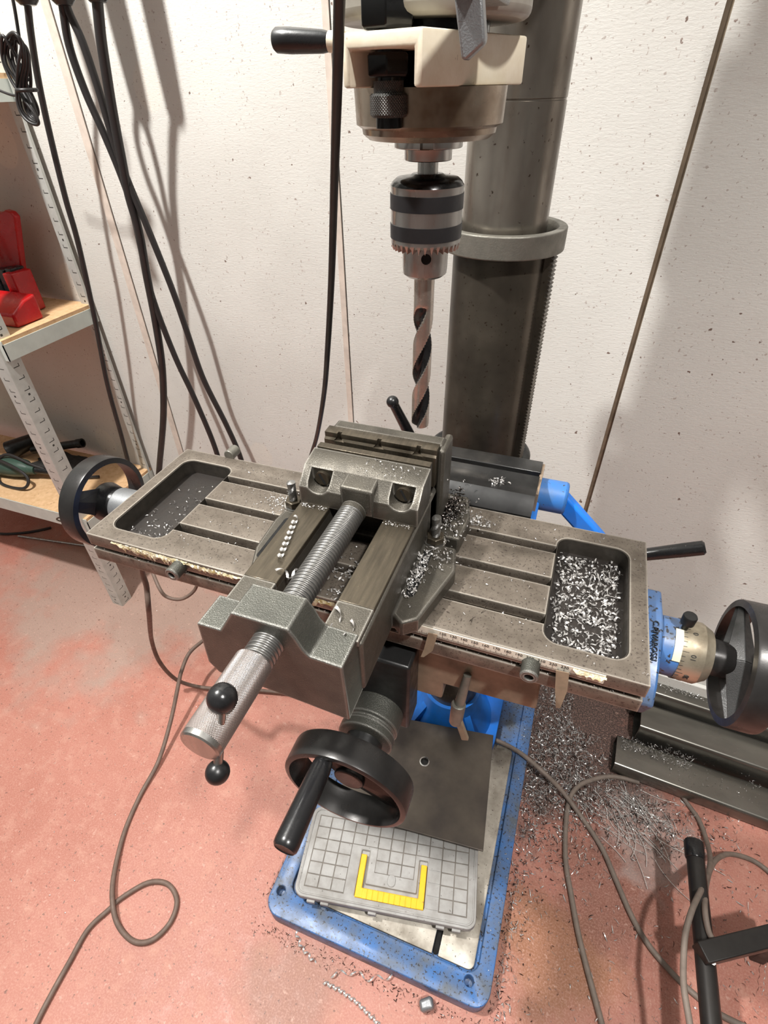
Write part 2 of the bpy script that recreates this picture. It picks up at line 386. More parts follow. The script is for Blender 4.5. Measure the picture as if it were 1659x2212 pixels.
# ---------------------------------------------------------------- drill press
SX, SY = -.118, .41          # spindle axis
CX, CY = -.113, .74          # column axis
dp = thing('drill_press', (CX, CY, 0), 'blue and cream pillar drill press with a brown stained steel column on a blue base', 'drill press')
BX0, BX1, BY0, BY1 = -.352, .092, .214, .92
cutr = MB().prism(rrect(BX0 + .035, BX1 - .028, BY0 + .045, BY1 - .04, .02), .036, .08, 'z')
cuts = [cutr] + [MB().cyl((x, y, .02), (x, y, .08), .0085, seg=20) for x, y in ((-.333, .255), (.052, .247))]
obj('base', MB().prism(rrect(BX0, BX1, BY0, BY1, .03), 0, .045, 'z'), 'bluedirty', dp, bevel=.006, cut=cuts, segs=3)
slots = [MB().prism(rrect(-.022, -.010, .24, .33, .0059), .034, .08, 'z')]
obj('base_work_surface', MB().prism(rrect(-.30, .056, .262, .70, .012), .036, .0445, 'z'), 'basetop', dp, bevel=.001, cut=slots)
obj('slot_floor', MB().prism(rrect(-.0216, -.0104, .2635, .33, .0054), .0361, .0366, 'z'), 'hole', dp, smooth=False)
# column foot with ribs
ft = MB().prism(rrect(-.235, .012, .655, .89, .04), .040, .066, 'z')
obj('foot_cone', MB().lathe([(0, .105), (.02, .092), (.06, .075), (.11, .068)], (CX, CY, .066), (0, 0, 1), 56), 'bluebright', dp)
for k in range(4):
    a = math.radians(45 + 90 * k); dx = Vector((math.cos(a), math.sin(a), 0)); nx = Vector((-dx.y, dx.x, 0)); p = Vector((CX, CY, .066))
    q = [p + dx * .06, p + dx * .135, p + dx * .065 + Vector((0, 0, .085))]
    vs = [x + nx * .008 for x in q] + [x - nx * .008 for x in q]
    obj('foot_rib', MB().add(vs, [(0, 1, 2), (5, 4, 3), (0, 3, 4, 1), (1, 4, 5, 2), (2, 5, 3, 0)]), 'bluebright', dp)
hp = atz(893, 1525, .066)
obj('column_foot', ft, 'bluebright', dp, bevel=.003, cut=[MB().cyl((hp.x, hp.y, .05), (hp.x, hp.y, .1), .0095, seg=24)])
obj('column_sleeve', MB().lathe([(0, .060), (.40, .060), (.402, .0606), (.404, .060), (.962, .060), (.966, .0585)], (CX, CY, .17), (0, 0, 1), 72), 'colcast', dp)
obj('column', MB().lathe([(0, .052), (.213, .052), (.2135, .0512), (.215, .0512), (.2155, .052), (1.0, .052)], (CX, CY, 1.071), (0, 0, 1), 72), 'colsteel', dp)
obj('rack_ring', MB().ringlathe([(0, .0625), (0, .0755), (.001, .0765), (.025, .0765), (.026, .0755), (.026, .0665), (.020, .0625)], (CX, CY, 1.138), (0, 0, 1), 72), 'ring', dp, bevel=.0008)
rk = MB(); ra = math.radians(-8); rd = Vector((math.cos(ra), math.sin(ra), 0)); rn = Vector((-rd.y, rd.x, 0)); C0 = Vector((CX, CY, 0))
rk.obox(C0 + rd * .0605 + Vector((0, 0, .94)), rd, rn, (0, 0, 1), .006, .011, .20)
z = .745
while z < 1.137:
    p = C0 + rd * .0665 + Vector((0, 0, z))
    vs = [p + rn * s_ + q for s_ in (-.011, .011) for q in (Vector((0, 0, -.0022)), rd * .0035 + Vector((0, 0, -.0006)), rd * .0035 + Vector((0, 0, .0006)), Vector((0, 0, .0022)))]
    rk.add(vs, [(0, 1, 2, 3), (7, 6, 5, 4), (0, 4, 5, 1), (1, 5, 6, 2), (2, 6, 7, 3)]); z += .0050
obj('rack', rk, 'colcast', dp)
# knee bracket that carries the cross table
kn = MB().lathe([(0, .082), (.215, .082), (.22, .078)], (CX, CY, T - .285), (0, 0, 1), 48)
kn.prism([(.40, T - .115), (.40, T - .16), (.47, T - .22), (.70, T - .26), (.70, T - .09), (.52, T - .09), (.50, T - .115)], -.19, -.02, 'x')
obj('knee', kn, 'blackmetal', dp, bevel=.003)
obj('knee_side_plate', MB().box(-.020, -.002, .515, .556, T - .12, T - .014), 'bluebright', dp, bevel=.002)
# crank on the right of the knee
ck = obj('lift_crank', MB().cyl((-.01, .585, T - .022), (.03, .585, T - .022), .021, seg=28), 'blue', dp, bevel=.004)
ca, cb_ = Vector((.025, .585, T - .026)), Vector((.108, .575, T - .098)); cd = (cb_ - ca).normalized(); cn = Vector((0, 1, 0)); cz = cd.cross(cn)
obj('crank_arm', MB().obox((ca + cb_) / 2, cd, cn, cz, (cb_ - ca).length / 2 + .01, .008, .012), 'bluebright', ck, bevel=.004)
g0, g1 = aty(1385, 1199, .55), aty(1462, 1190, .55)
obj('crank_handle', MB().lathe([(0, .0075), (.05, .0085), (.066, .0085), (.0685, .006)], g0, g1 - g0, 24), 'black', ck)
# black clamp lever left of the column
l0, l1 = aty(888, 945, .66), aty(848, 868, .62)
cl = obj('clamp_lever', MB().cyl(l0, l1, .0085, .0065, 16), 'black', dp, bevel=.001)
obj('lever_knob', MB().sphere(l1, .0085), 'black', cl)
obj('lever_pivot', MB().cyl(l0 + Vector((-.002, -.002, -.006)), l0 + Vector((.03, -.004, -.012)), .006, seg=16), 'steel', cl)
# head
hd = MB().lathe([(0, .054), (.003, .0570), (.30, .0570)], (SX, SY, 1.3275), (0, 0, 1), 64)
hd.prism([(-.165, .41), (-.165, .78), (-.05, .80), (-.06, .41)], 1.42, 1.62, 'z')
obj('head', hd, 'headgrey', dp, bevel=.002)
obj('quill', MB().lathe([(0, .039), (.003, .043), (.006, .0435), (.008, .047), (.0265, .0478)], (SX, SY, 1.272), (0, 0, 1), 72), 'quill', dp)
obj('quill_neck', MB().cyl((SX, SY, 1.29), (SX, SY, 1.34), .034), 'oilblack', dp)
sp = MB().lathe([(0, .0152), (.0005, .0158), (.0065, .0158), (.0070, .0220), (.0075, .0225), (.016, .0225)], (SX, SY, 1.2600), (0, 0, 1), 40)
obj('spindle', sp, 'steel', dp, bevel=.0006, cut=[MB().box(SX + .001, SX + .009, SY - .04, SY - .017, 1.2672, 1.2755)])
# cream depth stop arm
fd = Vector((-.316, -.949, 0)); sd = Vector((-.949, .316, 0)); rc = Vector((-.101, .335, 0)); w = .054
def arm(a, d, z): return rc + sd * a - fd * d + Vector((0, 0, z))
am = MB()
vs = [arm(a, d, z_) for z_ in (H - .0015, H + .0218) for d in (0, .112) for a in (0, w)]
am.add(vs, [(0, 2, 3, 1), (4, 5, 7, 6), (0, 1, 5, 4), (2, 6, 7, 3), (0, 4, 6, 2), (1, 3, 7, 5)])
cu = MB(); vs = [arm(a, d, z_) for z_ in (H - .02, H + .0145) for d in (-.01, .036) for a in (.0055, w - .0055)]
cu.add(vs, [(0, 2, 3, 1), (4, 5, 7, 6), (0, 1, 5, 4), (2, 6, 7, 3), (0, 4, 6, 2), (1, 3, 7, 5)])
arm_o = obj('depth_stop_arm', am, 'white', dp, bevel=.0015, cut=[cu])
rp = arm(w * .63, .016, 0) ; rp.z = 0
dn = MB().cyl((rp.x, rp.y, H - .02), (rp.x, rp.y, H + .20), .0075, seg=24)
rodo = obj('depth_rod', dn, 'oilblack', arm_o)
obj('stop_nut', MB().hexa((rp.x, rp.y, H + .0225), (0, 0, 1), .0155, .014).hexa((rp.x, rp.y, H + .003), (0, 0, 1), .0125, .0105), 'oilblack', arm_o, bevel=.0006)
M['knurlblack'] = knurl('oily knurled nut', (.10, .10, .095), 'z', (rp.x - CX, rp.y - CY), .0016, .0105, .7)
obj('knurled_nut', MB().lathe([(0, .0095), (.0015, .0108), (.010, .0108), (.011, .0098), (.011, .0085), (.0165, .0085)], (rp.x, rp.y, H - .0150), (0, 0, 1), 48), 'knurlblack', arm_o)
h0, h1 = aty(594, 87, .36), aty(705, 90, .36)
dh = (h1 - h0)
hh = obj('side_handle', MB().lathe([(0, .0048), (.0015, .0058), (.010, .0060), (.030, .0052), (.034, .0044)], h0, dh, 28), 'black', dp)
obj('handle_collar', MB().cyl(h0 + dh.normalized() * .034, h0 + dh.normalized() * .043, .0048, seg=20), 'white', hh)
# silver feed lever in front of the head
f1 = aty(1024, 128, .30); f0 = aty(1010, -90, .30)
fdv = (f0 - f1); fx = Vector((1, 0, 0)); fx = (fx - fdv.normalized() * fx.dot(fdv.normalized())).normalized(); fy = fdv.normalized().cross(fx)
fl = MB(); L = fdv.length
poly = [(-.0048, .001), (-.003, 0), (.0052, .004), (.0058, .006), (.0056, L), (-.0066, L)]
vs = [f1 + fx * a + fdv.normalized() * b + fy * c_ for c_ in (-.0035, .0035) for a, b in poly]; n = 6
fl.add(vs, [tuple(range(n)), tuple(range(2 * n - 1, n - 1, -1))] + [(i, (i + 1) % n, n + (i + 1) % n, n + i) for i in range(n)])
fl.obox(f0 + Vector((0, .02, .0)), (1, 0, 0), (0, 1, 0), (0, 0, 1), .0065, .05, .009)
obj('feed_lever', fl, 'lever', dp, bevel=.0014)

# ---------------------------------------------------------------- chuck and drill bit
ch = thing('drill_chuck', (SX, SY, 1.187), 'silver keyed drill chuck with two black bands under the spindle', 'drill chuck')
cb = MB().lathe([(0, .0135), (.002, .0162), (.006, .0166), (.022, .0168), (.0225, .0168)], (SX, SY, 1.187), (0, 0, 1), 56)
cb.lathe([(.0225, .0235), (.024, .0252), (.057, .0252), (.059, .0255)], (SX, SY, 1.187), (0, 0, 1), 72)
obj('chuck_body', cb, 'steel', ch)
obj('chuck_shoulder', MB().lathe([(.0590, .0252), (.0612, .0238), (.0632, .0212), (.0642, .0125), (.0655, .0105)], (SX, SY, 1.187), (0, 0, 1), 72), 'oilblack', ch)
obj('arbor', MB().cyl((SX, SY, 1.2515), (SX, SY, 1.262), .0070), 'steel', ch)
for a, b in ((.030, .0355), (.0405, .0500)) if False else ((.0268, .0360), (.0450, .0545)):
    obj('black_band', MB().ringlathe([(a, .0250), (a, .0256), (b, .0256), (b, .0250)], (SX, SY, 1.187), (0, 0, 1), 72), 'darkband', ch)
tr = MB()
for k in range(34):
    a = 2 * PI * k / 34; b = a + 2 * PI / 34 * .30; a -= 2 * PI / 34 * .30
    def pt(t, r, z_): return (SX + r * math.cos(t), SY + r * math.sin(t), 1.187 + z_)
    mth_ = (a + b) / 2; vs = [pt(a, .0253, .0245), pt(b, .0253, .0245), pt(mth_, .0240, .0190), pt(a, .017, .0245), pt(b, .017, .0245), pt(mth_, .017, .0200)]
    tr.add(vs, [(0, 1, 2), (5, 4, 3), (0, 2, 5, 3), (1, 4, 5, 2), (0, 3, 4, 1)])
obj('gear_teeth', tr, 'steel', ch, smooth=False)
ka = math.atan2(-SY, -SX) + .05; kd = Vector((math.cos(ka), math.sin(ka), 0))
obj('key_hole', MB().cyl(Vector((SX, SY, 1.202)) + kd * .012, Vector((SX, SY, 1.202)) + kd * .0170, .0036, seg=20), 'hole', ch)
db = MB(); segn = 40; rows = []
def bitr(t, z_):      # two helical flutes
    tt = (t - z_ * 2 * PI / .092) % PI; x = tt / PI
    fl_ = max(0, math.sin(x * PI)) ** 1.2
    k = min(1, max(0, (1.164 - z_) / .012))
    return .0078 * (1 - .62 * fl_ * k * (1 if x > .0 else 0) * (1 if True else 0)) if x < .5 or True else .0078
zs = [1.190 - i * .0011 for i in range(120)]; zs = [z_ for z_ in zs if z_ > 1.0545]
def crossr(t, z_):
    ph = (t - z_ * 2 * PI / .092) % PI / PI
    k = min(1, max(0, (1.166 - z_) / .014))
    d_ = 0
    if ph < .46: d_ = math.sin(ph / .46 * PI) ** .8
    r = .0078 * (1 - .60 * d_ * k)
    return r
for z_ in zs:
    for i in range(segn): t = 2 * PI * i / segn; r = crossr(t, z_); db.v.append(Vector((SX + r * math.cos(t), SY + r * math.sin(t), z_)))
nz = len(zs)
for j in range(nz - 1):
    for i in range(segn): db.f.append((j * segn + i, j * segn + (i + 1) % segn, (j + 1) * segn + (i + 1) % segn, (j + 1) * segn + i))
db.v.append(Vector((SX, SY, zs[-1] - .0035))); tip = len(db.v) - 1
for i in range(segn): db.f.append(((nz - 1) * segn + i, (nz - 1) * segn + (i + 1) % segn, tip))
db.f.append(tuple(range(segn)))
M['bit'] = mat('drill bit steel', (.62, .56, .50), .25, .9, .3, 60)
def flute_dark(mt, cx, cy, r0):
    nt = mt.node_tree; b = nt.nodes['Principled BSDF']; old = b.inputs['Base Color'].links[0].from_socket
    mp = N(nt, 'ShaderNodeMapping'); mp.inputs['Location'].default_value = (-cx, -cy, 0); mp.inputs['Scale'].default_value = (1, 1, 0); nt.links.new(coords(nt), mp.inputs[0])
    ln = N(nt, 'ShaderNodeVectorMath', operation='LENGTH'); nt.links.new(mp.outputs[0], ln.inputs[0])
    a = N(nt, 'ShaderNodeMath', operation='LESS_THAN'); nt.links.new(ln.outputs['Value'], a.inputs[0]); a.inputs[1].default_value = r0
    nt.links.new(mix(nt, a.outputs[0], old, (.05, .048, .05)), b.inputs['Base Color'])
flute_dark(M['bit'], SX, SY, .0074)
bo = obj('drill_bit', db, 'bit', None, ang=28); tag(bo, 'long twist drill bit held in the silver chuck, pointing at the vice', 'drill bit')

# ---------------------------------------------------------------- cross slide table
ct = thing('cross_slide_table', (-.183, .407, T - .11), 'oily grey milling cross table with T slots, end pockets and three handwheels', 'machine table')
TX0, TX1, TY0, TY1 = -.483, .117, .312, .502
body = MB().prism([(TY0, T), (TY0, T - .0168), (TY0 + .007, T - .0168), (TY0 + .007, T - .0232), (TY0 + .0005, T - .0232), (TY0 + .0005, T - .0400), (TY0 + .018, T - .0405), (TY1 - .018, T - .0405), (TY1, T - .040), (TY1, T)], TX0, TX1, 'x')
cuts = [MB().prism(rrect(.0255, .100, .331, .481, .014), T - .021, T + .01, 'z'), MB().prism(rrect(-.467, -.392, .331, .481, .014), T - .021, T + .01, 'z')]
for a, b in ((.3505, .3625), (.4010, .4130), (.4515, .4635)):
    cuts.append(MB().box(-.40, .04, a, b, T - .013, T + .01))
    cuts.append(MB().box(-.42, .06, a - .004, b + .004, T - .0185, T - .0125))
tt = obj('table_top', body, 'table', ct, bevel=.0007, cut=cuts)
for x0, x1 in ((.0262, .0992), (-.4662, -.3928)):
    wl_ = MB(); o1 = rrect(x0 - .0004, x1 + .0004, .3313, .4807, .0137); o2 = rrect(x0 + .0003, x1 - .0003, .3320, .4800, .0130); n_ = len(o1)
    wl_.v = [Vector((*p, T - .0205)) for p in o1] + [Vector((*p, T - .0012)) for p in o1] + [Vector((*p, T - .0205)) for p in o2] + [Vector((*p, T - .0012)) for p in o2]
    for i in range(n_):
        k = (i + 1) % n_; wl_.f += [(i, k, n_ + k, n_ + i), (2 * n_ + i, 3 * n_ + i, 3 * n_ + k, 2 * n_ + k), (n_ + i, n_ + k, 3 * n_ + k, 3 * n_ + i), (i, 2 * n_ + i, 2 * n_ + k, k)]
    obj('pocket_shade_liner', wl_, 'pocketshade', tt)  # thin liner added over the cut walls to carry their painted shade
    obj('pocket_floor', MB().prism(rrect(x0, x1, .3318, .4802, .0135), T - .0209, T - .0202, 'z'), 'pocket', tt)
obj('saddle', MB().prism([(-.175, T - .041), (-.175, T - .14), (-.060, T - .14), (-.060, T - .112), (.038, T - .108), (.034, T - .041)], .330, .497, 'y'), 'saddle', ct, bevel=.002)
obj('saddle_front_block', MB().box(-.155, -.088, .296, .331, T - .165, T - .052), 'blackmetal', ct, bevel=.003)
# oily rag-like grime sheet under the front block
# clamp lever at the saddle front
hl = obj('saddle_lock_lever', MB().cyl(aty(1010, 1458, .326), aty(990, 1530, .314), .0042, .0058, 16), 'ring', ct)
q0, q1 = aty(985, 1540, .312), aty(1003, 1590, .305)
obj('lever_blade', MB().obox((q0 + q1) / 2, (q1 - q0).normalized(), (0, 1, 0), (q1 - q0).normalized().cross(Vector((0, 1, 0))), (q1 - q0).length / 2 + .004, .0022, .0042), 'saddle', hl, bevel=.001)
obj('lever_head', MB().cyl(aty(991, 1520, .315), aty(984, 1560, .310), .0078, .0070, 20), 'ring', hl, bevel=.001)
# stop screws on the table front
for u, v in ((370, 1243), (1142, 1464)):
    p = aty(u, v, .296)
    c = MB().ringlathe([(0, .0042), (0, .0072), (.001, .0082), (.020, .0082), (.020, .0042)], p, (0, 1, 0), 32)
    so = obj('stop_screw', c, 'castpaint', ct)
    obj('screw_socket', MB().cyl(p + Vector((0, .002, 0)), p + Vector((0, .018, 0)), .0043, seg=6), 'hole', so, smooth=False)
p = aty(494, 985, .500); obj('rear_stop_screw', MB().cyl(p, p + Vector((0, .018, 0)), .0075), 'ring', ct, bevel=.001)
# ruler on the front edge
ru = obj('ruler', MB().box(-.108, .082, .3112, .3122, T - .0125, T - .0012), 'ruler', tt)
tk = MB()
for i in range(-88, 82):
    mm = i + 120 + 61
    x = -.0215 + (i) * .001 + .0002
    xx = -.0215 + i * .001
    if xx < -.106 or xx > .062: continue
    val = 160 + i
    h_ = .0052 if val % 10 == 0 else (.0038 if val % 5 == 0 else .0026)
    tk.box(xx - .00013, xx + .00013, .3109, .3113, T - .0122, T - .0122 + h_)
obj('scale_ticks', tk, 'ink', ru, smooth=False) if False else obj('scale_ticks', tk, 'ink', tt, smooth=False)
nm = MB()
for val in range(120, 250, 10):
    t_ = text_mb(str(val), .0046, (-.0215 + (val - 160) * .001, .3111, T - .0045), (1, 0, 0), (0, 0, 1), .0001); nm.add(t_.v, t_.f)
obj('scale_numbers', nm, 'ink', tt, smooth=False)
# yellowed tape residue along the left of the front edge, ragged
def ragged(x0, x1, ztop, zb0, zb1, y, n=44, thick=.0016):
    b = MB(); vs = []
    for i in range(n + 1):
        x = x0 + (x1 - x0) * i / n; e = min(1, 6 * min(i, n - i) / n)
        zt = ztop + random.uniform(-.0012, .0006); zb = ztop - (zb0 + (zb1 - zb0) * random.random()) * (e * .8 + .2)
        vs += [(x, y, zt), (x, y - thick * random.uniform(.4, 1.3), (zt + zb) / 2), (x, y, zb), (x, y + .001, (zt + zb) / 2)]
    fs = [(i * 4 + k, (i + 1) * 4 + k, (i + 1) * 4 + (k + 1) % 4, i * 4 + (k + 1) % 4) for i in range(n) for k in range(4)]
    fs += [(0, 1, 2, 3), (n * 4 + 3, n * 4 + 2, n * 4 + 1, n * 4)]
    return b.add(vs, fs)
obj('tape_residue', ragged(-.447, -.345, T - .0015, .006, .015, .3115).add(ragged(-.352, -.278, T - .003, .005, .009, .3115).v, ragged(-.352, -.278, T - .003, .005, .009, .3115).f), 'residue', tt)
obj('tape_residue', ragged(-.268, -.118, T - .003, .006, .015, .3115), 'residue', tt)
obj('tape_residue', ragged(-.108, -.086, T + .0005, .008, .013, .3112, 14, .003), 'residue', tt)
obj('tape_residue', ragged(.055, .083, T - .0022, .006, .010, .3107, 16, .0025), 'residue', tt)
# hanging brown tape ends
for pts, wv in (([(935, 1370), (925, 1405), (912, 1420)], .009), ([(1215, 1452), (1212, 1490), (1205, 1530)], .011)):
    P3 = [aty(u, v, .3085 - .003 * i) for i, (u, v) in enumerate(pts)]
    b = MB(); vs = []
    for i, p in enumerate(P3):
        w_ = wv * (1, .95, .35)[i] / 1.0
        vs += [p + Vector((-w_ / 2, 0, 0)), p + Vector((w_ / 2, 0, .001)), p + Vector((w_ / 2, .0006, .001)), p + Vector((-w_ / 2, .0006, 0))]
    fs = [(i * 4 + k, (i + 1) * 4 + k, (i + 1) * 4 + (k + 1) % 4, i * 4 + (k + 1) % 4) for i in range(2) for k in range(4)] + [(0, 1, 2, 3), (11, 10, 9, 8)]
    obj('hanging_tape', b.add(vs, fs), 'tape', tt)

# handwheel built along local +x (axis), handle side +x
def wheel_parts(parent, R, Wd, spoke_ang, double=False, hub=.016, hubl=.03):
    rim = obj('rim', MB().ringlathe([(0, R - .0075), (.001, R - .0005), (.003, R), (Wd - .003, R), (Wd - .001, R - .0005), (Wd, R - .003), (Wd, R - .0055), (Wd * .5, R - .0075), (.001, R - .0070)], (0, 0, 0), (1, 0, 0), 96), 'wheel', parent, local=True, ang=50)
    b = MB(); ca_, sa_ = math.cos(spoke_ang), math.sin(spoke_ang); d = Vector((0, ca_, sa_)); e = Vector((0, -sa_, ca_)); xx = Vector((1, 0, 0))
    for sgn in (1, -1):
        x0 = Wd * .24
        for rdg in ((-1, 1) if double else (0,)):
            wide, nar, hi, lo = (.0100, .0030, .014, .014) if double else (.022, .013, .007, .007)
            oa = e * rdg * .0115; ob = e * rdg * .0035
            A = [xx * x0 + oa - e * wide, xx * (x0 + hi) + oa, xx * x0 + oa + e * wide, xx * (x0 - lo) + oa]
            B0 = d * sgn * (R - .006) + xx * x0
            B = [B0 + ob - e * nar, B0 + ob + xx * hi * .3, B0 + ob + e * nar, B0 + ob - xx * lo * .3]
            b.add(A + B, [(3, 2, 1, 0), (4, 5, 6, 7)] + [(i, (i + 1) % 4, 4 + (i + 1) % 4, 4 + i) for i in range(4)])
    obj('spoke', b, 'spoke' if double else 'wheel', rim, local=True, bevel=.0008, smooth=False)
    obj('hub', MB().lathe([(-hubl, hub), (Wd * .5, hub), (Wd * .55, hub * .9)], (0, 0, 0), (1, 0, 0), 32), 'wheel', rim, local=True, bevel=.001)
    return rim
# left wheel
AY, AZ = .407, T - .042
def dialset(parent, xs, xdir):
    pass
lw = obj('left_bearing_bracket', MB().prism([(.345, T - .058), (.352, T - .075), (.46, T - .075), (.465, T - .018), (.352, T - .018), (.345, T - .030)], -.4965, TX0, 'x'), 'bluebright', ct, bevel=.003)
obj('bearing_collar', MB().lathe([(0, .022), (.002, .024), (.035, .024), (.037, .022)], (-.497, AY, AZ), (-1, 0, 0), 40), 'lever', lw, bevel=.001)
hm = MB().lathe([(0, .021), (.024, .027), (.028, .026), (.030, .020)], (-.531, AY, AZ), (-1, 0, 0), 40)
obj('hub_cone', hm, 'black', lw)
def place_wheel(parent, name, loc, rotz, R, Wd, ang, double):
    r = wheel_parts(parent, R, Wd, ang, double)
    r.name = name
    r.rotation_euler = (0, 0, rotz); r.location = Vector(loc) - offs(parent)
    return r
wl = place_wheel(ct, 'left_handwheel', (-.547, AY, AZ), PI, .0620, .026, math.radians(36), False)
# right bracket, dial and wheel
AZR = T - .050
rb = obj('right_bearing_bracket', MB().add([(x, y, z_) for x in (TX1, .1365) for y, z_ in ((.452, T - .020), (.458, T - .085), (.352, T - .095), (.336, T - .060), (.350, T - .045), (.402, T - .0185))], [(0, 1, 2, 3, 4, 5), (11, 10, 9, 8, 7, 6)] + [(i, (i + 1) % 6, 6 + (i + 1) % 6, 6 + i) for i in range(6)]), 'bluedirty', ct, bevel=.0025)
lt = text_mb('C.RIVAROSSI', .0074, (.1285, .385, T - .0232), (0, -.955, -.30), (.99, 0, 0), .0010)
obj('cast_lettering', lt, 'blackmetal', rb, smooth=False)
obj('dial_sleeve', MB().lathe([(0, .028), (.0015, .0292), (.018, .0292)], (.1365, AY, AZR), (1, 0, 0), 56), 'bluedirty', rb)
dl = obj('dial', MB().lathe([(0, .0300), (.020, .0305), (.021, .0300), (.0275, .0262), (.029, .0255)], (.1545, AY, AZR), (1, 0, 0), 64), 'dial', rb)
dk = MB()
for k in range(40):
    a = 2 * PI * k / 40; c = Vector((.1545, AY, AZR)); d = Vector((0, math.cos(a), math.sin(a))); e = Vector((0, -math.sin(a), math.cos(a)))
    L_ = .006 if k % 5 == 0 else .0035
    dk.obox(c + Vector((L_ / 2, 0, 0)) + d * .0301, (1, 0, 0), d, e, L_ / 2, .0003, .0002)
for k in range(8):
    a = 2 * PI * k / 8 + math.radians(98); d = Vector((0, math.cos(a), math.sin(a))); e = Vector((0, -math.sin(a), math.cos(a)))
    t_ = text_mb(str((k * 10) % 80) if k else '0', .0065, Vector((.1645, AY, AZR)) + d * .0305, -e, Vector((1, 0, 0)), .0002); dk.add(t_.v, t_.f)
obj('dial_marks', dk, 'ink', rb, smooth=False)
a = math.radians(118)
tg = MB(); sec = []
for i in range(13):
    aa = math.radians(95 + 62 * i / 12)
    for r_ in (.0293, .0303):
        for x_ in (.1475, .1545): sec.append((x_, AY + r_ * math.cos(aa), AZR + r_ * math.sin(aa)))
fs = []
for i in range(12):
    a4 = i * 4; b4 = a4 + 4; fs += [(a4, b4, b4 + 1, a4 + 1), (a4 + 2, a4 + 3, b4 + 3, b4 + 2), (a4, a4 + 2, b4 + 2, b4), (a4 + 1, b4 + 1, b4 + 3, a4 + 3)]
fs += [(0, 1, 3, 2), (50, 51, 49, 48)]
obj('index_plate', tg.add(sec, fs), 'tag', rb)
kp = aty(1489, 1337, AY)
obj('lock_knob', MB().lathe([(-.008, .003), (0, .003), (.0002, .0062), (.009, .0065), (.0105, .0058)], kp + Vector((0, 0, -.006)), (0, 0, 1), 28), 'blackmetal', rb)
obj('shaft_coupling', MB().lathe([(0, .0185), (.022, .0175), (.023, .0160), (.045, .0160)], (.1825, AY, AZR), (1, 0, 0), 40), 'wheel', rb, bevel=.0008)
wr = place_wheel(ct, 'right_handwheel', (.204, AY, AZR), 0, .0622, .026, math.radians(33), True)
obj('wheel_nut', MB().lathe([(0, .010), (.010, .008), (.011, .0045), (.016, .004)], (.012, 0, 0), (1, 0, 0), 24), 'dial', wr, local=True)
# front wheel
FX, FZ = -.124, T - .142
fb = obj('front_dial', MB().lathe([(0, .024), (.004, .0300), (.028, .0305), (.030, .027), (.034, .027), (.0345, .0300), (.044, .0300), (.046, .026)], (FX, .302, FZ), (0, -1, 0), 48), 'castpaint', ct, bevel=.0006)
obj('front_hub', MB().lathe([(0, .020), (.02, .017)], (FX, .2565, FZ), (0, -1, 0), 32), 'blackmetal', fb)
wf = place_wheel(ct, 'front_handwheel', (FX, .2285, FZ), -PI / 2, .0640, .028, math.radians(-38), False)
# handle of front wheel in world coords -> local of wheel: local x = -y world
hw = Vector((-.141, .207, T - .094)); loc = Vector((-(hw.y - .2285), (hw.x - FX), hw.z - FZ))
# rotation -90deg about z maps local x to -y and local y to +x
obj('grip', MB().lathe([(0, .0062), (.004, .0085), (.012, .0098), (.076, .0112), (.080, .0108), (.082, .0092), (.0812, .0085), (.080, .003)], loc, (1, 0, 0), 40), 'black', wf, local=True)

# sheet cover between table and column
gd = thing('way_cover', (-.12, .55, T), 'bent oily black steel cover plate between the milling table and the column', 'guard')
pr = [(.5035, T - .012), (.5035, T + .001), (.512, T + .012), (.522, T + .018), (.535, T + .0165), (.548, T + .0125), (.558, T + .015), (.566, T + .0165)]
lo = [(y + .001, z_ - .003) for y, z_ in pr[::-1]]
obj('cover_sheet', MB().prism(pr + lo, -.215, -.008, 'x'), 'guard', gd)
obj('cover_bar', MB().box(-.215, -.008, .577, .603, T - .02, T + .0155), 'guard', gd, bevel=.001)
obj('cover_end', MB().box(-.009, -.005, .535, .603, T - .035, T + .012), 'tape', gd, bevel=.0005)

# ---------------------------------------------------------------- machine vice
VX = -.1695
vi = thing('machine_vice', (VX, .34, T), 'heavy grey cast iron machine vice bolted on the milling table', 'vice')
zr = T + .065
bd = MB()
# body: floor slab with flanges, side walls, rails
for s_ in (-1, 1):
    fl_poly = [(-.06, -.005), (.0, -.044), (.0, -.044)]
    o_ = lambda x: VX + s_ * (x - VX)
    P_ = [(o_(-.107), .300), (o_(-.096), .292), (o_(-.083), .302), (o_(-.066), .372), (o_(-.0735), .4045), (o_(-.107), .4045)] if s_ > 0 else [(o_(-.107), .292), (o_(-.088), .292), (o_(-.080), .303), (o_(-.0665), .338), (o_(-.0630), .385), (o_(-.0660), .4045), (o_(-.107), .4045)]
    bd.prism(P_, T, T + .019, 'z')
    P_ = [(o_(-.107), .4165), (o_(-.073), .4165), (o_(-.070), .455), (o_(-.080), .492), (o_(-.107), .492)]
    bd.prism(P_, T, T + .021, 'z')
    bd.box(min(o_(-.107), o_(-.1405)), max(o_(-.107), o_(-.1405)), .23, .47, T, zr - .004)
bd.box(-.232, -.107, .42, .480, T, T + .060)
cutv = []
for s_ in (-1, 1):
    o_ = lambda x: VX + s_ * (x - VX)
    xa, xb = (-.1035, -.0945) if s_ > 0 else (-.2650, -.2560)
    cutv.append(MB().prism(rrect(xa, xb, .325, .395, .0044), T - .002, T + .03, 'z'))
    cutv.append(MB().box(xa, xb, .39, .42, T - .002, T + .03))
vb = obj('vice_body', bd, 'cast', vi, bevel=.0022)
for s_ in (-1, 1):     # long chip slot in each foot, its shaded inside painted as a black inlay
    o_ = lambda x: VX + s_ * (x - VX)
    xa, xb = (-.1035, -.0945) if s_ > 0 else (-.2650, -.2560)
    obj('foot_slot', MB().prism(rrect(xa, xb, .325, .392, .0044), T + .0186, T + .01925, 'z'), 'hole', vb, smooth=False)
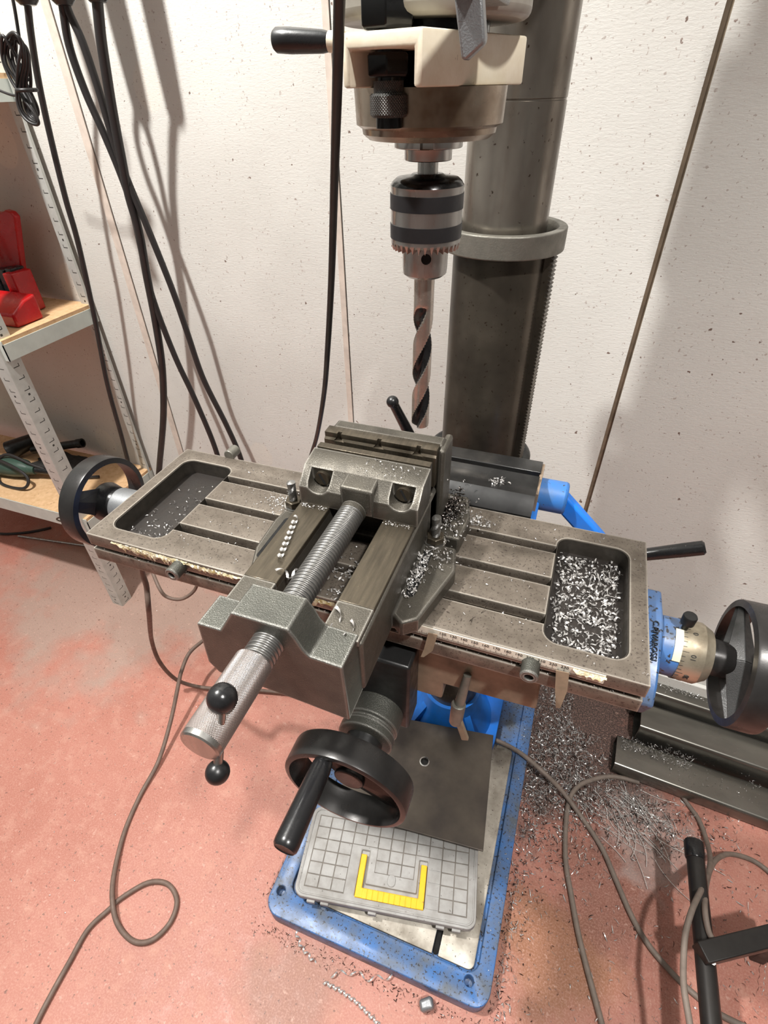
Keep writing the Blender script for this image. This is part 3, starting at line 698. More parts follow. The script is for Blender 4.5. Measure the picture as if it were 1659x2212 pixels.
for s_ in (-1, 1):
    xa, xb = sorted((VX + s_ * .0285, VX + s_ * .0605))
    obj('slide_rail', MB().box(xa, xb, .262, .425, zr - .006, zr + .0004), 'rail', vb, bevel=.0008)
    obj('rail_front', MB().box(xa, xb, .228, .262, zr - .006, zr + .0006), 'cast', vb, bevel=.0008)
blk = [(-.2355, T + .067), (-.2140, T + .067), (-.1985, T + .0935), (-.1515, T + .0935), (-.1465, T + .085), (-.1420, T + .074), (-.1370, T + .068), (-.1110, T + .067), (-.1095, T - .002), (-.1100, T - .003), (-.1500, T + .0005), (-.2000, T + .004), (-.2300, T + .004), (-.2380, T + .016)]
obj('front_nut_block', MB().prism(blk, .202, .234, 'y'), 'castpaint', vi, bevel=.0035, segs=3)
scr = MB().helix(.172, .372, VX - .0015, T + .070, .0120, .0007, .0038)
obj('lead_screw', scr, 'screwsteel', vi, ang=60)
HXc, HZc = VX - .003, T + .0695
M['knurl'] = knurl('knurled steel handle', (.62, .55, .52), 'y', (HXc - VX, HZc - T), .0014, .0142)
kh = obj('handle', MB().lathe([(0, .0142), (.001, .0146), (.063, .0146)], (HXc, .184, HZc), (0, -1, 0), 64), 'knurl', vi)
obj('handle_end', MB().lathe([(0, .0146), (.0035, .0144), (.0045, .0132)], (HXc, .121, HZc), (0, -1, 0), 64), 'steel', kh)
b1, b2 = atz(480, 1508, T + .094), atz(470, 1668, T + .046)
obj('tommy_bar', MB().cyl(b1, b2, .0031, seg=16), 'steel', kh)
obj('bar_ball', MB().sphere(b1, .0098), 'black', kh); obj('bar_ball', MB().sphere(b2, .0080), 'black', kh)
# moving jaw
mj = MB()
jx0, jx1 = -.2295, -.1060
mj.prism([(.370, zr + .0008), (.370, T + .0860), (.3875, T + .1020), (.411, T + .1070), (.411, zr + .0008)], jx0, jx1, 'x')
cj = []
for sx_ in (-.2095, -.1245):
    cj.append(MB().prism([(sx_ + .0115, T + .1003), (sx_ - .0115, T + .1003), (sx_ - .0115, T + .0900), (sx_ - .0095, T + .0850), (sx_ - .0050, T + .0815), (sx_, T + .0805), (sx_ + .0050, T + .0815), (sx_ + .0095, T + .0850), (sx_ + .0115, T + .0900)], .35, .3866, 'y'))
mo = obj('moving_jaw', mj, 'cast', vi, bevel=.0016, cut=cj)
obj('jaw_boss', MB().prism([(.3688, T + .066), (.3680, T + .0975), (.3900, T + .1010), (.3900, T + .066)], -.1840, -.1500, 'x'), 'cast', mo, bevel=.002)
obj('screw_thrust_collar', MB().lathe([(0, .0105), (.008, .0130), (.012, .0130)], (VX - .0015, .357, T + .070), (0, 1, 0), 32), 'cast', mo)
for sx_ in (-.2095, -.1245):
    so = obj('jaw_screw', MB().cyl((sx_, .3880, T + .0908), (sx_, .3825, T + .0908), .0074, seg=28), 'rail', mo)
    obj('screw_slot', MB().obox((sx_ + .0005, .3823, T + .0908), (.45, 0, -.89), (0, 1, 0), (.89, 0, .45), .0062, .0002, .0011), 'hole', so, smooth=False)
obj('jaw_plate', MB().box(jx0 + .003, jx1 - .001, .411, .4195, T + .070, T + .1090), 'rail', mo, bevel=.0006)
fj = obj('fixed_jaw', MB().prism([(.447, T + .02), (.447, T + .1120), (.462, T + .1120), (.4755, T + .1010), (.480, T + .095), (.480, T + .02)], jx0 + .004, jx1 + .002, 'x'), 'cast', vi, bevel=.003)
cuts = [MB().prism([(x_ - .0022, T + .13), (x_ - .0022, T + .1085), (x_ - .006, T + .1045), (x_ + .006, T + .1045), (x_ + .0022, T + .1085), (x_ + .0022, T + .13)], .42, .4385, 'y') for x_ in (-.212, -.168, -.126)]
obj('fixed_jaw_plate', MB().prism([(.432, T + .070), (.432, T + .1050), (.4345, T + .1070), (.4345, T + .1125), (.447, T + .1130), (.447, T + .07)], jx0 + .001, jx1 - .001, 'x'), 'rail', fj, bevel=.0005, cut=cuts)
obj('side_lug', MB().box(jx1 - .002, jx1 + .006, .440, .476, T + .016, T + .110), 'cast', fj, bevel=.003)
# clamping bolts
def clamp(x, y, zb, label):
    t = thing('clamp_bolt', (x, y, T), label, 'bolt', 'bolts clamping the vice feet')
    b = MB(); n = 40; seg = 20
    for j in range(n + 1):
        z_ = T + .018 + (.034) * j / n
        for i in range(seg):
            tt_ = 2 * PI * i / seg; rr = .0046 + .0004 * math.sin(2 * PI * z_ / .0016 - tt_); b.v.append(Vector((x + rr * math.cos(tt_), y + rr * math.sin(tt_), z_)))
    for j in range(n):
        for i in range(seg): b.f.append((j * seg + i, j * seg + (i + 1) % seg, (j + 1) * seg + (i + 1) % seg, (j + 1) * seg + i))
    b.f.append(tuple(range(n * seg, (n + 1) * seg)))
    obj('threaded_stud', b, 'screwsteel', t, ang=60)
    obj('nut', MB().hexa((x, y, T + .0205), (0, 0, 1), .0100, .008), 'rail', t, bevel=.0006)
    obj('washer', MB().cyl((x, y, T + .0190), (x, y, T + .0207), .0115), 'steel', t)
clamp(-.0965, .4070, 0, 'threaded stud and hex nut in the swarf on the right foot of the vice')
clamp(-.2660, .4140, 0, 'threaded stud and hex nut on the left foot of the vice')

# ---------------------------------------------------------------- plate and organiser on the base
pz = .118
pp = [atz(852, 1548, pz), atz(1066, 1588, pz), atz(1044, 1838, pz), atz(702, 1742, pz)]
pc = atz(917, 1645, pz)
pr_ = MB().ringlathe([(0, .0086), (0, .0112), (.0006, .0112), (.0012, .0086)], (pc.x, pc.y, pz - .0003), (0, 0, 1), 32)
po = obj('steel_plate', MB().prism([(p.x, p.y) for p in pp], pz - .006, pz, 'z'), 'plate', None, bevel=.0008, cut=[MB().cyl((pc.x, pc.y, pz - .02), (pc.x, pc.y, pz + .02), .0085, seg=28)], smooth=False)
obj('hole_rim', pr_, 'steel', po)
tag(po, 'brown grey square steel plate with a hole lying behind the grey organiser', 'metal plate')
# wooden-dark block carrying the rear of the plate
so = obj('steel_block', MB().box(-.19, -.02, .56, .645, .0452, pz - .0062), 'blackmetal', None, bevel=.002)
tag(so, 'dark steel block propping up the back of the brown plate', 'metal block')
ozt = .090
A = [atz(632, 1932, ozt), atz(1028, 2012, ozt), atz(1026, 1828, ozt)]
ex = (A[1] - A[0]).normalized(); ey = Vector((-ex.y, ex.x, 0)); Lx = (A[1] - A[0]).length; Ly = .165
og = thing('organiser_case', A[0] + ex * Lx / 2 + ey * Ly / 2 - Vector((0, 0, .045)), 'grey plastic organiser case with a ribbed lid and yellow handle on the blue base', 'organiser case')
def OC(x, y, z_): return A[0] + ex * x + ey * y + Vector((0, 0, z_ - ozt))
def oprism(poly, z0, z1):
    b = MB(); n = len(poly); vs = [OC(p[0], p[1], z0) for p in poly] + [OC(p[0], p[1], z1) for p in poly]
    return b.add(vs, [tuple(range(n - 1, -1, -1)), tuple(range(n, 2 * n))] + [(i, (i + 1) % n, n + (i + 1) % n, n + i) for i in range(n)])
obj('tray', oprism(rrect(.006, Lx - .006, .006, Ly - .006, .016), .0450, .074), 'caselow', og, bevel=.003)
hx0, hx1 = Lx * .335, Lx * .72; hy0, hy1 = .018, .098
uc = oprism([(hx0, hy0), (hx1, hy0), (hx1, hy1), (hx1 - .017, hy1), (hx1 - .017, hy0 + .022), (hx0 + .017, hy0 + .022), (hx0 + .017, hy1), (hx0, hy1)], .083, .11)
lid = obj('lid', oprism(rrect(0, Lx, 0, Ly, .018), .074, ozt), 'case', og, bevel=.0025, cut=[uc])
ribs = MB()
nx = 12; ny = 6; gx = (Lx - .036) / nx; gy = (Ly - .036) / ny
gr = MB()
for i in range(nx):
    for j in range(ny):
        x0 = .018 + i * gx + .0009; x1 = x0 + gx - .0018; y0 = .018 + j * gy + .0009; y1 = y0 + gy - .0018
        if x1 > hx0 - .002 and x0 < hx0 + .019 and y0 < hy1: continue
        if x1 > hx1 - .019 and x0 < hx1 + .002 and y0 < hy1: continue
        if x1 > hx0 - .001 and x0 < hx1 + .001 and y0 < hy0 + .024: continue
        q = oprism([(x0, y0), (x1, y0), (x1, y1), (x0, y1)], ozt, ozt + .0012); gr.add(q.v, q.f)
cx0 = 3 * gx + .017; cx1 = hx1 + .002; kx = int(math.ceil((hx1 + .002 - .018) / gx))
for a_, b_, c_, d_ in ((.017, Lx - .017, .018 + 4 * gy, Ly - .017), (.017, cx0 + .001, .017, .018 + 4 * gy), (.018 + kx * gx - .001, Lx - .017, .017, .018 + 4 * gy), (.018 + 5 * gx, .018 + 8 * gx, .018 + 2 * gy, .018 + 4 * gy)):
    q_ = oprism([(a_, c_), (b_, c_), (b_, d_), (a_, d_)], ozt - .001, ozt + .0003)
    obj('lid_groove_field', q_, 'groove', lid, smooth=False)
obj('lid_panels', gr, 'case', lid, bevel=.0005)
obj('lid_rim', MB().tube([OC(*p, ozt) for p in rrect(.006, Lx - .006, .006, Ly - .006, .014)] + [OC(*rrect(.006, Lx - .006, .006, Ly - .006, .014)[0], ozt)], .0018, 8, 1), 'case', lid)
hb = oprism([(hx0 + .001, hy0 - .003), (hx1 - .001, hy0 - .003), (hx1 - .001, hy1 - .009), (hx1 - .0125, hy1 - .009), (hx1 - .0125, hy0 + .014), (hx0 + .0125, hy0 + .014), (hx0 + .0125, hy1 - .009), (hx0 + .001, hy1 - .009)], .084, .0935)
obj('handle', hb, 'yellow', og, bevel=.0012)
gb = MB()
for i in range(10):
    x0 = hx0 + .014 + i * (hx1 - hx0 - .028) / 10 + .0006; q = oprism([(x0, hy0 - .0035), (x0 + (hx1 - hx0 - .028) / 10 - .0012, hy0 - .0035), (x0 + (hx1 - hx0 - .028) / 10 - .0012, hy0 + .013), (x0, hy0 + .013)], .0925, .0945); gb.add(q.v, q.f)
obj('handle_ribs', gb, 'yellow', og, bevel=.0005)
obj('finger_recess', oprism(rrect((hx0 + hx1) / 2 - .008, (hx0 + hx1) / 2 + .008, hy0 + .024, hy0 + .045, .0079), ozt, ozt + .0022), 'case', lid, bevel=.001)
for i, x_ in enumerate((.035, .062, .155, Lx - .065, Lx - .035)):
    obj('hinge', oprism([(x_ - .008, -.004), (x_ + .008, -.004), (x_ + .008, .003), (x_ - .008, .003)], .069, .079), 'case', og, bevel=.001)

# ---------------------------------------------------------------- storage shelf
sh = thing('storage_shelf', (-1.5, .93, 0), 'galvanised slotted angle shelving unit with particle board shelves against the wall', 'shelf unit')
SHX = -1.192
def post(p, dirs, wdt, z1, name='post'):
    b = MB(); t = .0018; c = Vector((p[0], p[1], 0))
    d1, d2 = Vector(dirs[0]), Vector(dirs[1])
    b.obox(c + d1 * wdt / 2 + Vector((0, 0, z1 / 2)), d1, d2, (0, 0, 1), wdt / 2, t / 2, z1 / 2)
    b.obox(c + d2 * wdt / 2 + Vector((0, 0, z1 / 2)), d2, d1, (0, 0, 1), wdt / 2, t / 2, z1 / 2)
    po = obj(name, b, 'zincslot', sh, smooth=False)
    uv = po.data.uv_layers.new(name='UVMap')
    for lp in po.data.loops:
        v = po.data.vertices[lp.vertex_index].co + offs(sh) - c
        uv.data[lp.index].uv = (max(v.dot(d1), v.dot(d2)) / wdt, v.z / .0285)
post((-1.203, .782), ((-1, 0.03, 0), (0, 1, 0)), .040, 2.1)
post((-1.186, 1.050), ((-1, 0.06, 0), (0, -.2, 0)), .034, 2.1)
def shelf(z_, x0=-2.1):
    y0, y1 = .786, 1.062
    b = MB().box(x0, SHX, y0 + .002, y1, z_ - .010, z_)
    obj('shelf_board', b, 'chipboard', sh, smooth=False)
    f = MB().box(x0, SHX + .002, y0, y0 + .002, z_ - .046, z_ - .001).box(SHX, SHX + .002, y0, y1, z_ - .046, z_ - .009)
    obj('shelf_rail', f, 'shelfpaint', sh, smooth=False)
for z_ in (.362, .872, 1.330): shelf(z_)
# red drill bit case, open, on the middle shelf
rcx, rcy, rz = -1.345, .93, .872
rcs = thing('drill_bit_case', (rcx, rcy, rz), 'open red plastic drill bit case standing on the middle shelf', 'tool case')
obj('case_lid', MB().prism([(-1.52, rz + .002), (-1.345, rz + .002), (-1.338, rz + .02), (-1.262, rz + .205), (-1.270, rz + .215), (-1.285, rz + .218), (-1.30, rz + .212), (-1.45, rz + .215)], .995, 1.012, 'y'), 'red', rcs, bevel=.003)
obj('case_tray', MB().prism([(.86, rz + .001), (.86, rz + .030), (.90, rz + .052), (.935, rz + .058), (.935, rz + .001)], rcx - .12, rcx + .125, 'x'), 'red', rcs, bevel=.005)
ins = MB()
for k in range(5): ins.box(rcx - .08 + k * .028, rcx - .06 + k * .028, .955, .992, rz + .003, rz + .085 + .004 * k)
obj('black_insert', ins, 'black', rcs, bevel=.002)
obj('case_hinge', MB().box(rcx + .04, rcx + .07, .938, .994, rz + .002, rz + .095), 'red', rcs, bevel=.003)
for k in range(3):
    x_ = rcx - .07 + .028 * k
    o = obj('twist_bit', MB().lathe([(0, .004), (.055, .004), (.062, .001)], (x_, .974, rz + .093 + .004 * k), (0, 0, 1), 12), 'steel', None)
    tag(o, ('leftmost', 'middle', 'rightmost')[k] + ' shiny steel bit standing in the open red case', 'drill bit', 'bits in the red case')
# green tool with cable on the lower shelf
gtz = .362
gt = thing('power_tool', (-1.62, .90, gtz), 'dark green hand power tool lying on the lower shelf board', 'power tool')
g0 = Vector((-1.75, .868, gtz + .034)); g1 = Vector((-1.475, .90, gtz + .034))
obj('tool_body', MB().lathe([(0, .026), (.02, .032), (.20, .031), (.235, .027), (.25, .018), (.275, .014)], g0, g1 - g0, 32), 'green', gt)
obj('tool_grip', MB().lathe([(0, .012), (.01, .011), (.09, .010), (.10, .006)], g1, (1, .25, -.08), 20), 'black', gt)
obj('tool_head', MB().cyl((-1.66, .96, gtz + .03), (-1.60, 1.02, gtz + .05), .03, .022), 'blackmetal', gt, bevel=.003)
cabp = [(-1.80, .90, .46), (-1.66, .87, .445), (-1.52, .86, .43), (-1.46, .855, .40), (-1.47, .835, .372), (-1.56, .835, .368), (-1.60, .86, .40), (-1.56, .89, .44), (-1.47, .90, .41), (-1.38, .93, .372), (-1.30, .96, .37)]
o = obj('tool_cable', MB().tube(cabp, .0045), 'cable', None); tag(o, 'black cable looped around the green tool on the lower shelf', 'cable')
p1, p2 = Vector((-1.405, 1.030, .430)), Vector((-1.60, .985, .390))
tb = MB().ringlathe([(0, .010), (0, .0145), (.018, .0145), (.02, .0125), (.19, .0125), (.19, .010)], p1, p2 - p1, 28)
o = obj('black_tube', tb, 'blackmetal', None); tag(o, 'dark tube with an open ring end leaning at the back of the lower shelf', 'tube')
rg = MB(); n = 9; 
for i in range(n):
    for j in range(n): rg.v.append(Vector((-1.56 + .21 * i / (n - 1) + random.uniform(-.008, .008), .945 + .09 * j / (n - 1) + random.uniform(-.006, .006), gtz + .004 + .022 * math.sin(PI * i / (n - 1)) * math.sin(PI * j / (n - 1)) + random.uniform(0, .006))))
for i in range(n - 1):
    for j in range(n - 1): rg.f.append((i * n + j, (i + 1) * n + j, (i + 1) * n + j + 1, i * n + j + 1))
o = obj('rag', rg, 'cloth', None, ang=80); md = o.modifiers.new('s', 'SOLIDIFY'); md.thickness = .003; tag(o, 'dark crumpled rag behind the green tool on the lower shelf', 'rag')
w1, w2 = atz(290, 1045, .372), atz(248, 1085, .372)
wbk = obj('wood_strip', MB().obox(((w1 + w2) / 2).to_tuple(), (w2 - w1).normalized(), (w2 - w1).normalized().orthogonal(), (0, 0, 1), .05, .012, .009), 'chipboard', None, bevel=.001); tag(wbk, 'short wooden strip on the lower shelf beside the rear post', 'wood offcut')
# metal hook at the shelf rail
hk = aty(134, 1122, .772)
ov = [hk + Vector((.022 * math.cos(t) , 0, .007 * math.sin(t) + .006 * math.cos(t))) for t in [2 * PI * i / 12 for i in range(13)]]
o = obj('chain_link', MB().tube(ov, .0022, 8, 4), 'rail', None); tag(o, 'small oval steel link hanging at the front rail of the lower shelf', 'chain link')

# ---------------------------------------------------------------- cables
def cable(name, pts, r, m, label, group=None, seg=10):
    o = obj(name, MB().tube(pts, r, seg, 8), m, None, ang=80); tag(o, label, 'cable', group); return o
def wp(L, d): return [atw(u, v, d if not isinstance(d, (list, tuple)) else d[0] + (d[1] - d[0]) * i / (len(L) - 1)) for i, (u, v) in enumerate(L)]
cable('hanging_cable', wp([(52, -60), (60, 12), (68, 80), (84, 180), (110, 300), (142, 430), (170, 530), (205, 690), (232, 830), (262, 940), (280, 1010)], (.10, .055)), .0058, 'cable', 'black cable hanging in front of the rear shelf post down to the lower shelf')
cable('hanging_cable', wp([(203, -60), (210, 0), (218, 80), (230, 160), (243, 240), (262, 340), (278, 420), (300, 500), (318, 600), (337, 700), (351, 800), (353, 900), (345, 1000), (340, 1060)], (.11, .05)), .0085, 'cable', 'thickest black cable hanging left of the machine, ending at the shelf foot')
cable('hanging_cable', wp([(122, -60), (135, 10), (150, 100), (185, 200), (225, 290), (262, 380), (285, 450), (310, 560), (332, 650), (378, 770), (420, 860), (462, 960), (486, 1040)], (.105, .05)), .0066, 'cable', 'black cable crossing behind the thickest one and running to the table corner')
cable('hanging_cable', wp([(132, -60), (145, 15), (178, 90), (215, 200), (250, 320), (278, 395), (322, 500), (372, 625), (405, 720), (440, 820), (490, 920), (520, 990), (545, 1080)], (.102, .05)), .0066, 'cable', 'rightmost of the black cables hanging on the wall left of the machine')
cable('machine_cable', [aty(u, v, y) for u, v, y in ((738, -160, .30), (733, 0, .315), (728, 200, .34), (722, 400, .38), (716, 600, .43), (708, 750, .47), (700, 850, .51), (685, 940, .56), (668, 1000, .60), (655, 1080, .66))], .0029, 'cable', 'black cable hanging straight down beside the cream stop arm of the drill press')
# plugs the cables come from, just above the frame, and light green socket
for (u, v, c_, lab) in ((213, 6, 'black', 'black cable plug of the thickest cable at the top edge'), (140, 12, 'black', 'black cable plug above the two crossing cables'), (62, 12, 'black', 'black cable plug above the bundled thin cord')):
    p = atw(u, v, .105); o = obj('cable_plug', MB().lathe([(0, .012), (.006, .018), (.10, .022), (.40, .024)], p, (0, .0, 1), 20), c_, None, bevel=.001); tag(o, lab, 'plug', 'plugs on the hanging cables')
# bundled thin black cord
pts = []
cc = atw(62, 175, .16)
for k in range(5):
    for i in range(16):
        t = 2 * PI * i / 16
        a_ = .012 + .004 * k
        x_ = a_ * math.sin(2 * t) * .9 + random.uniform(-.002, .002) if False else (.011 + .003 * k) * math.sin(2 * t + .15 * k) + .006 * math.sin(t)
        pts.append(cc + WX * (x_ + .028 * math.cos(t) * .35) + Vector((0, 0, .056 * math.cos(t) * (.86 + .05 * k))) - WN * (.004 * k + random.uniform(0, .004)))
cable('bundled_cord', [atw(10, -60, .15), atw(28, 0, .15), atw(42, 85, .15)] + pts + [cc + Vector((0, 0, .0))], .0026, 'cable', 'thin black cord bundled into a loop hanging at the rear shelf post', None, 8)
cable('bundle_tie', [cc + WX * (.014 * math.cos(t)) - WN * (.01 + .016 * math.sin(t)) + Vector((0, 0, -.012)) for t in [2 * PI * i / 10 for i in range(11)]] , .0030, 'cable', 'black tie wrapped around the middle of the thin cord bundle')
cable('thin_cord', wp([(-40, 180), (0, 196), (30, 206), (60, 205)], .15), .0022, 'cable', 'thin dark cord running left from the cord bundle in front of the upper shelf')
# floor cables
cable('floor_cable', [Vector((-.50, .47, .72)), aty(312, 1215, .47), aty(317, 1270, .47), aty(322, 1325, .46), atz(328, 1385, .28), atz(345, 1430, .17), atz(378, 1466, .07), atz(420, 1482, .02), atz(470, 1488, .012), atz(540, 1490, .012), atz(650, 1500, .012)], .0050, 'cablebrown', 'brown cable hanging from the left of the table and bending onto the red floor')
zc = .0055
P2 = [(520, 1340, .10), (470, 1362, .12), (436, 1386, .13), (408, 1412, .13), (392, 1450, .12), (385, 1480, .10), (368, 1560, .05), (342, 1645, .015), (302, 1720, zc), (268, 1800, zc), (246, 1890, .012), (243, 1950, .017), (256, 2000, .010), (290, 2034, zc), (330, 2030, zc), (368, 1992, zc), (382, 1945, zc), (362, 1910, zc), (320, 1907, zc), (265, 1938, zc), (235, 1965, zc), (190, 2008, zc), (150, 2078, zc), (112, 2146, zc), (78, 2212, zc), (50, 2280, zc)]
cable('floor_cable', [atz(*p) for p in P2], .0050, 'cablebrown', 'long brown cable with one loop lying on the red floor at the left')
cable('small_cord', [atz(325, 1225, .42), atz(345, 1272, .40), atz(362, 1290, .38), atz(392, 1294, .38), atz(420, 1275, .40), atz(432, 1240, .45)], .0040, 'cablebrown', 'short sagging brown cord under the left end of the milling table')
R1 = [(1030, 1588), (1068, 1598), (1120, 1624), (1170, 1665), (1215, 1710), (1258, 1768), (1300, 1832), (1330, 1900), (1364, 1978), (1400, 2040), (1450, 2100), (1500, 2148), (1560, 2194), (1659, 2240)]
cable('floor_cable', [atz(u, v, .052 if i < 4 else .026 if i == 4 else .0056) for i, (u, v) in enumerate(R1)], .0055, 'cablegrey', 'grey cable running from behind the steel plate diagonally to the bottom right corner')
R2 = [(1380, 1690), (1330, 1678), (1288, 1682), (1250, 1698), (1230, 1728), (1222, 1785), (1222, 1860), (1235, 1940), (1250, 2020), (1270, 2100), (1300, 2212), (1315, 2270)]
cable('floor_cable', [atz(u, v, .0056) for i, (u, v) in enumerate(R2)], .0055, 'cablegrey', 'grey cable looping out from under the steel profiles toward the bottom edge')
R3 = [(1465, 1705, .01), (1482, 1732, .0056), (1510, 1772, .0056), (1528, 1822, .02), (1534, 1865, .08), (1520, 1910, .15), (1497, 1960, .185), (1482, 2010, .185), (1477, 2060, .18), (1477, 2130, .18), (1490, 2212, .18), (1500, 2290, .18)]
cable('floor_cable', [atz(*p) for p in R3], .0050, 'cablegrey', 'grey cable curving down in front of the dark stand at the right')
R4 = [(1700, 1925, .01), (1659, 1882, .0056), (1620, 1856, .0056), (1575, 1845, .02), (1546, 1858, .06), (1530, 1890, .10), (1522, 1950, .165), (1530, 2010, .168), (1545, 2035, .168)]
cable('floor_cable', [atz(*p) for p in R4], .0050, 'cablegrey', 'grey cable arching over from the right edge onto the dark stand')

# ---------------------------------------------------------------- steel profiles against the wall
def profile(name, y0, y1, z0, z1, x0, label, rot=0.064):
    t = thing(name, (x0, y0, z0), label, 'steel profile')
    t.rotation_euler = (0, 0, -rot); L_ = 1.6; r = .009; w_ = y1 - y0; h_ = z1 - z0; pr = []
    for cx_, cy_, a_ in ((w_ - r, h_ - r, 0), (r, h_ - r, 90), (r, r, 180), (w_ - r, r, 270)):
        for i in range(5): tt_ = math.radians(a_ + 22.5 * i); pr.append((cx_ + r * math.cos(tt_), cy_ + r * math.sin(tt_)))
    inn = [(w_ / 2 + (p[0] - w_ / 2) * .92, h_ / 2 + (p[1] - h_ / 2) * .86) for p in pr]
    b = MB(); n = len(pr)
    for x_ in (0, L_): b.v += [Vector((x_, *p)) for p in pr] + [Vector((x_, *p)) for p in inn]
    for i in range(n):
        j = (i + 1) % n
        b.f += [(i, j, 2 * n + j, 2 * n + i), (n + i, 3 * n + i, 3 * n + j, n + j), (i, n + i, n + j, j), (2 * n + i, 2 * n + j, 3 * n + j, 3 * n + i)]
    o = obj('hollow_section', b, 'beam', t, local=True)
    return t
profile('steel_profile', .745, .828, 0.0005, .042, .288, 'front hollow steel profile lying on the floor at the right')
profile('steel_profile', .838, .915, 0.0005, .082, .335, 'middle hollow steel profile lying behind the front one at the right')
profile('steel_profile', .921, .966, 0.0005, .118, .325, 'rear steel profile lying against the wall, covered with swarf')
o = obj('floor_rod', MB().cyl(atz(40, 1158, .004), atz(215, 1183, .004), .004, seg=10), 'steel', None); tag(o, 'thin steel rod lying on the floor in front of the shelf', 'rod')
cable('floor_lead', [atz(-60, 1140, .004), atz(0, 1153, .004), atz(60, 1150, .004), atz(110, 1140, .004)], .005, 'cable', 'black cable end lying on the floor under the lower shelf')

# ---------------------------------------------------------------- dark stand, bottom right
st = thing('roller_stand', (.41, .40, 0), 'dark steel stand frame with a plastic end cap at the lower right corner', 'stand')
s1, s2 = atz(1502, 1850, .15), atz(1545, 2300, .15)
b = MB().cyl(s1, s2, .0155, seg=28)
obj('foot_tube', b, 'stand', st)
obj('end_cap', MB().lathe([(0, .0150), (.004, .0175), (.030, .0175), (.034, .0160)], s1 + Vector((-.001, .028, 0)), s2 - s1, 24), 'black', st, bevel=.001)
c0 = atz(1512, 2062, .165); c1 = atz(1720, 2010, .165); d = (c1 - c0).normalized(); e = Vector((-d.y, d.x, 0))
obj('cross_bar', MB().obox((c0 + c1) / 2, d, e, (0, 0, 1), (c1 - c0).length / 2, .0150, .0150), 'stand', st, bevel=.002)
obj('leg', MB().obox((s2.x, s2.y, .0685), (1, 0, 0), (0, 1, 0), (0, 0, 1), .012, .012, .068), 'stand', st, bevel=.002)
obj('leg', MB().obox((c1.x, c1.y, .078), (1, 0, 0), (0, 1, 0), (0, 0, 1), .012, .012, .078), 'stand', st, bevel=.002)
obj('bolt', MB().hexa(atz(1538, 2078, .165) , (0, -.3, 1), .0045, .006), 'steel', st)

# ---------------------------------------------------------------- swarf
def chips(n, pos, lmin, lmax, wmin, wmax, curl=(60, 260), lift=.6):
    b = MB()
    for _ in range(n):
        p = pos()
        if p is None: continue
        p = Vector(p); L_ = random.uniform(lmin, lmax); w_ = random.uniform(wmin, wmax)
        a = random.uniform(0, 2 * PI); el = random.uniform(-.1, lift); d = Vector((math.cos(a) * math.cos(el), math.sin(a) * math.cos(el), math.sin(el)))
        nn = d.orthogonal().normalized(); nn = Matrix.Rotation(random.uniform(0, 2 * PI), 3, d) @ nn; s_ = d.cross(nn)
        k = 4; tot = math.radians(random.uniform(*curl)); q = p.copy(); q.z += .0004; vs = []
        for i in range(k + 1):
            ww = w_ * (.35 + .65 * math.sin(PI * (i + .4) / (k + .8)))
            vs += [q - s_ * ww / 2, q + s_ * ww / 2]
            rot = Matrix.Rotation(tot / k, 3, s_); d = rot @ d; s_ = (Matrix.Rotation(.25, 3, d) @ s_); q = q + d * L_ / k
        zmin = min(v.z for v in vs); dz = max(0, p.z + .0003 - zmin)
        vs = [v + Vector((0, 0, dz)) for v in vs]
        b.add(vs, [(2 * i, 2 * i + 1, 2 * i + 3, 2 * i + 2) for i in range(k)])
    return b
def rect(x0, x1, y0, y1, z_, bias=None):
    def f():
        x, y = random.uniform(x0, x1), random.uniform(y0, y1)
        if bias and random.random() > bias(x, y): return None
        return (x, y, z_)
    return f
def gauss(cx_, cy_, sx_, sy_, z_):
    return lambda: (random.gauss(cx_, sx_), random.gauss(cy_, sy_), z_)
def swarf(b, m, label):
    o = obj('swarf', b, m, None, ang=80); tag(o, label, 'metal chips', None, 'stuff'); return o
zf = T - .0202
swarf(chips(880, rect(.031, .094, .337, .474, zf), .0030, .0095, .0008, .0024, lift=.9), 'chip', 'bright curly steel swarf filling the right end pocket of the table')
lb = lambda x, y: .12 + .88 * max(0, min(1, (.40 - y) / .05)) if x > -.46 else .3
swarf(chips(420, rect(-.460, -.398, .335, .474, zf, lb), .002, .0075, .0007, .0018, lift=.8), 'chip', 'steel swarf gathered in the left end pocket of the table')
def tabl():
    x, y = random.uniform(-.388, -.24), random.uniform(.318, .498)
    if any(a < y < b for a, b in ((.349, .364), (.400, .415), (.450, .465))): return (x, y, T - .0125)
    if x > -.30 and .42 < y < .45 or random.random() < .4: return (x, y, T)
    return None
tb_ = chips(420, tabl, .0015, .0045, .0005, .0012); t2 = chips(340, gauss(-.285, .436, .020, .009, T + .0003), .0015, .0045, .0005, .0014, lift=.8); tb_.add(t2.v, t2.f)
swarf(tb_, 'chip', 'scattered steel swarf on the table left of the vice')
def tabr():
    x, y = random.uniform(-.07, .115), random.uniform(.318, .498)
    if .024 < x < .102 and .33 < y < .482: return None
    if any(a < y < b for a, b in ((.349, .364), (.400, .415), (.450, .465))) and x < .024: return (x, y, T - .0125)
    return (x, y, T) if random.random() < (.9 if x < -.03 else .35) else None
swarf(chips(260, tabr, .0015, .005, .0005, .0013), 'chip', 'scattered steel swarf on the table right of the vice')
fr = chips(210, gauss(-.099, .360, .0035, .017, T + .0200), .002, .007, .0008, .002, lift=1.2)
for q in (chips(180, gauss(-.090, .45, .010, .020, T + .0215), .002, .007, .0008, .002, lift=1.0), chips(70, gauss(-.085, .385, .009, .010, T + .0195), .002, .006, .0008, .0018), chips(50, gauss(-.060, .474, .010, .006, T + .0005), .003, .007, .001, .0025, lift=1.)): fr.add(q.v, q.f)
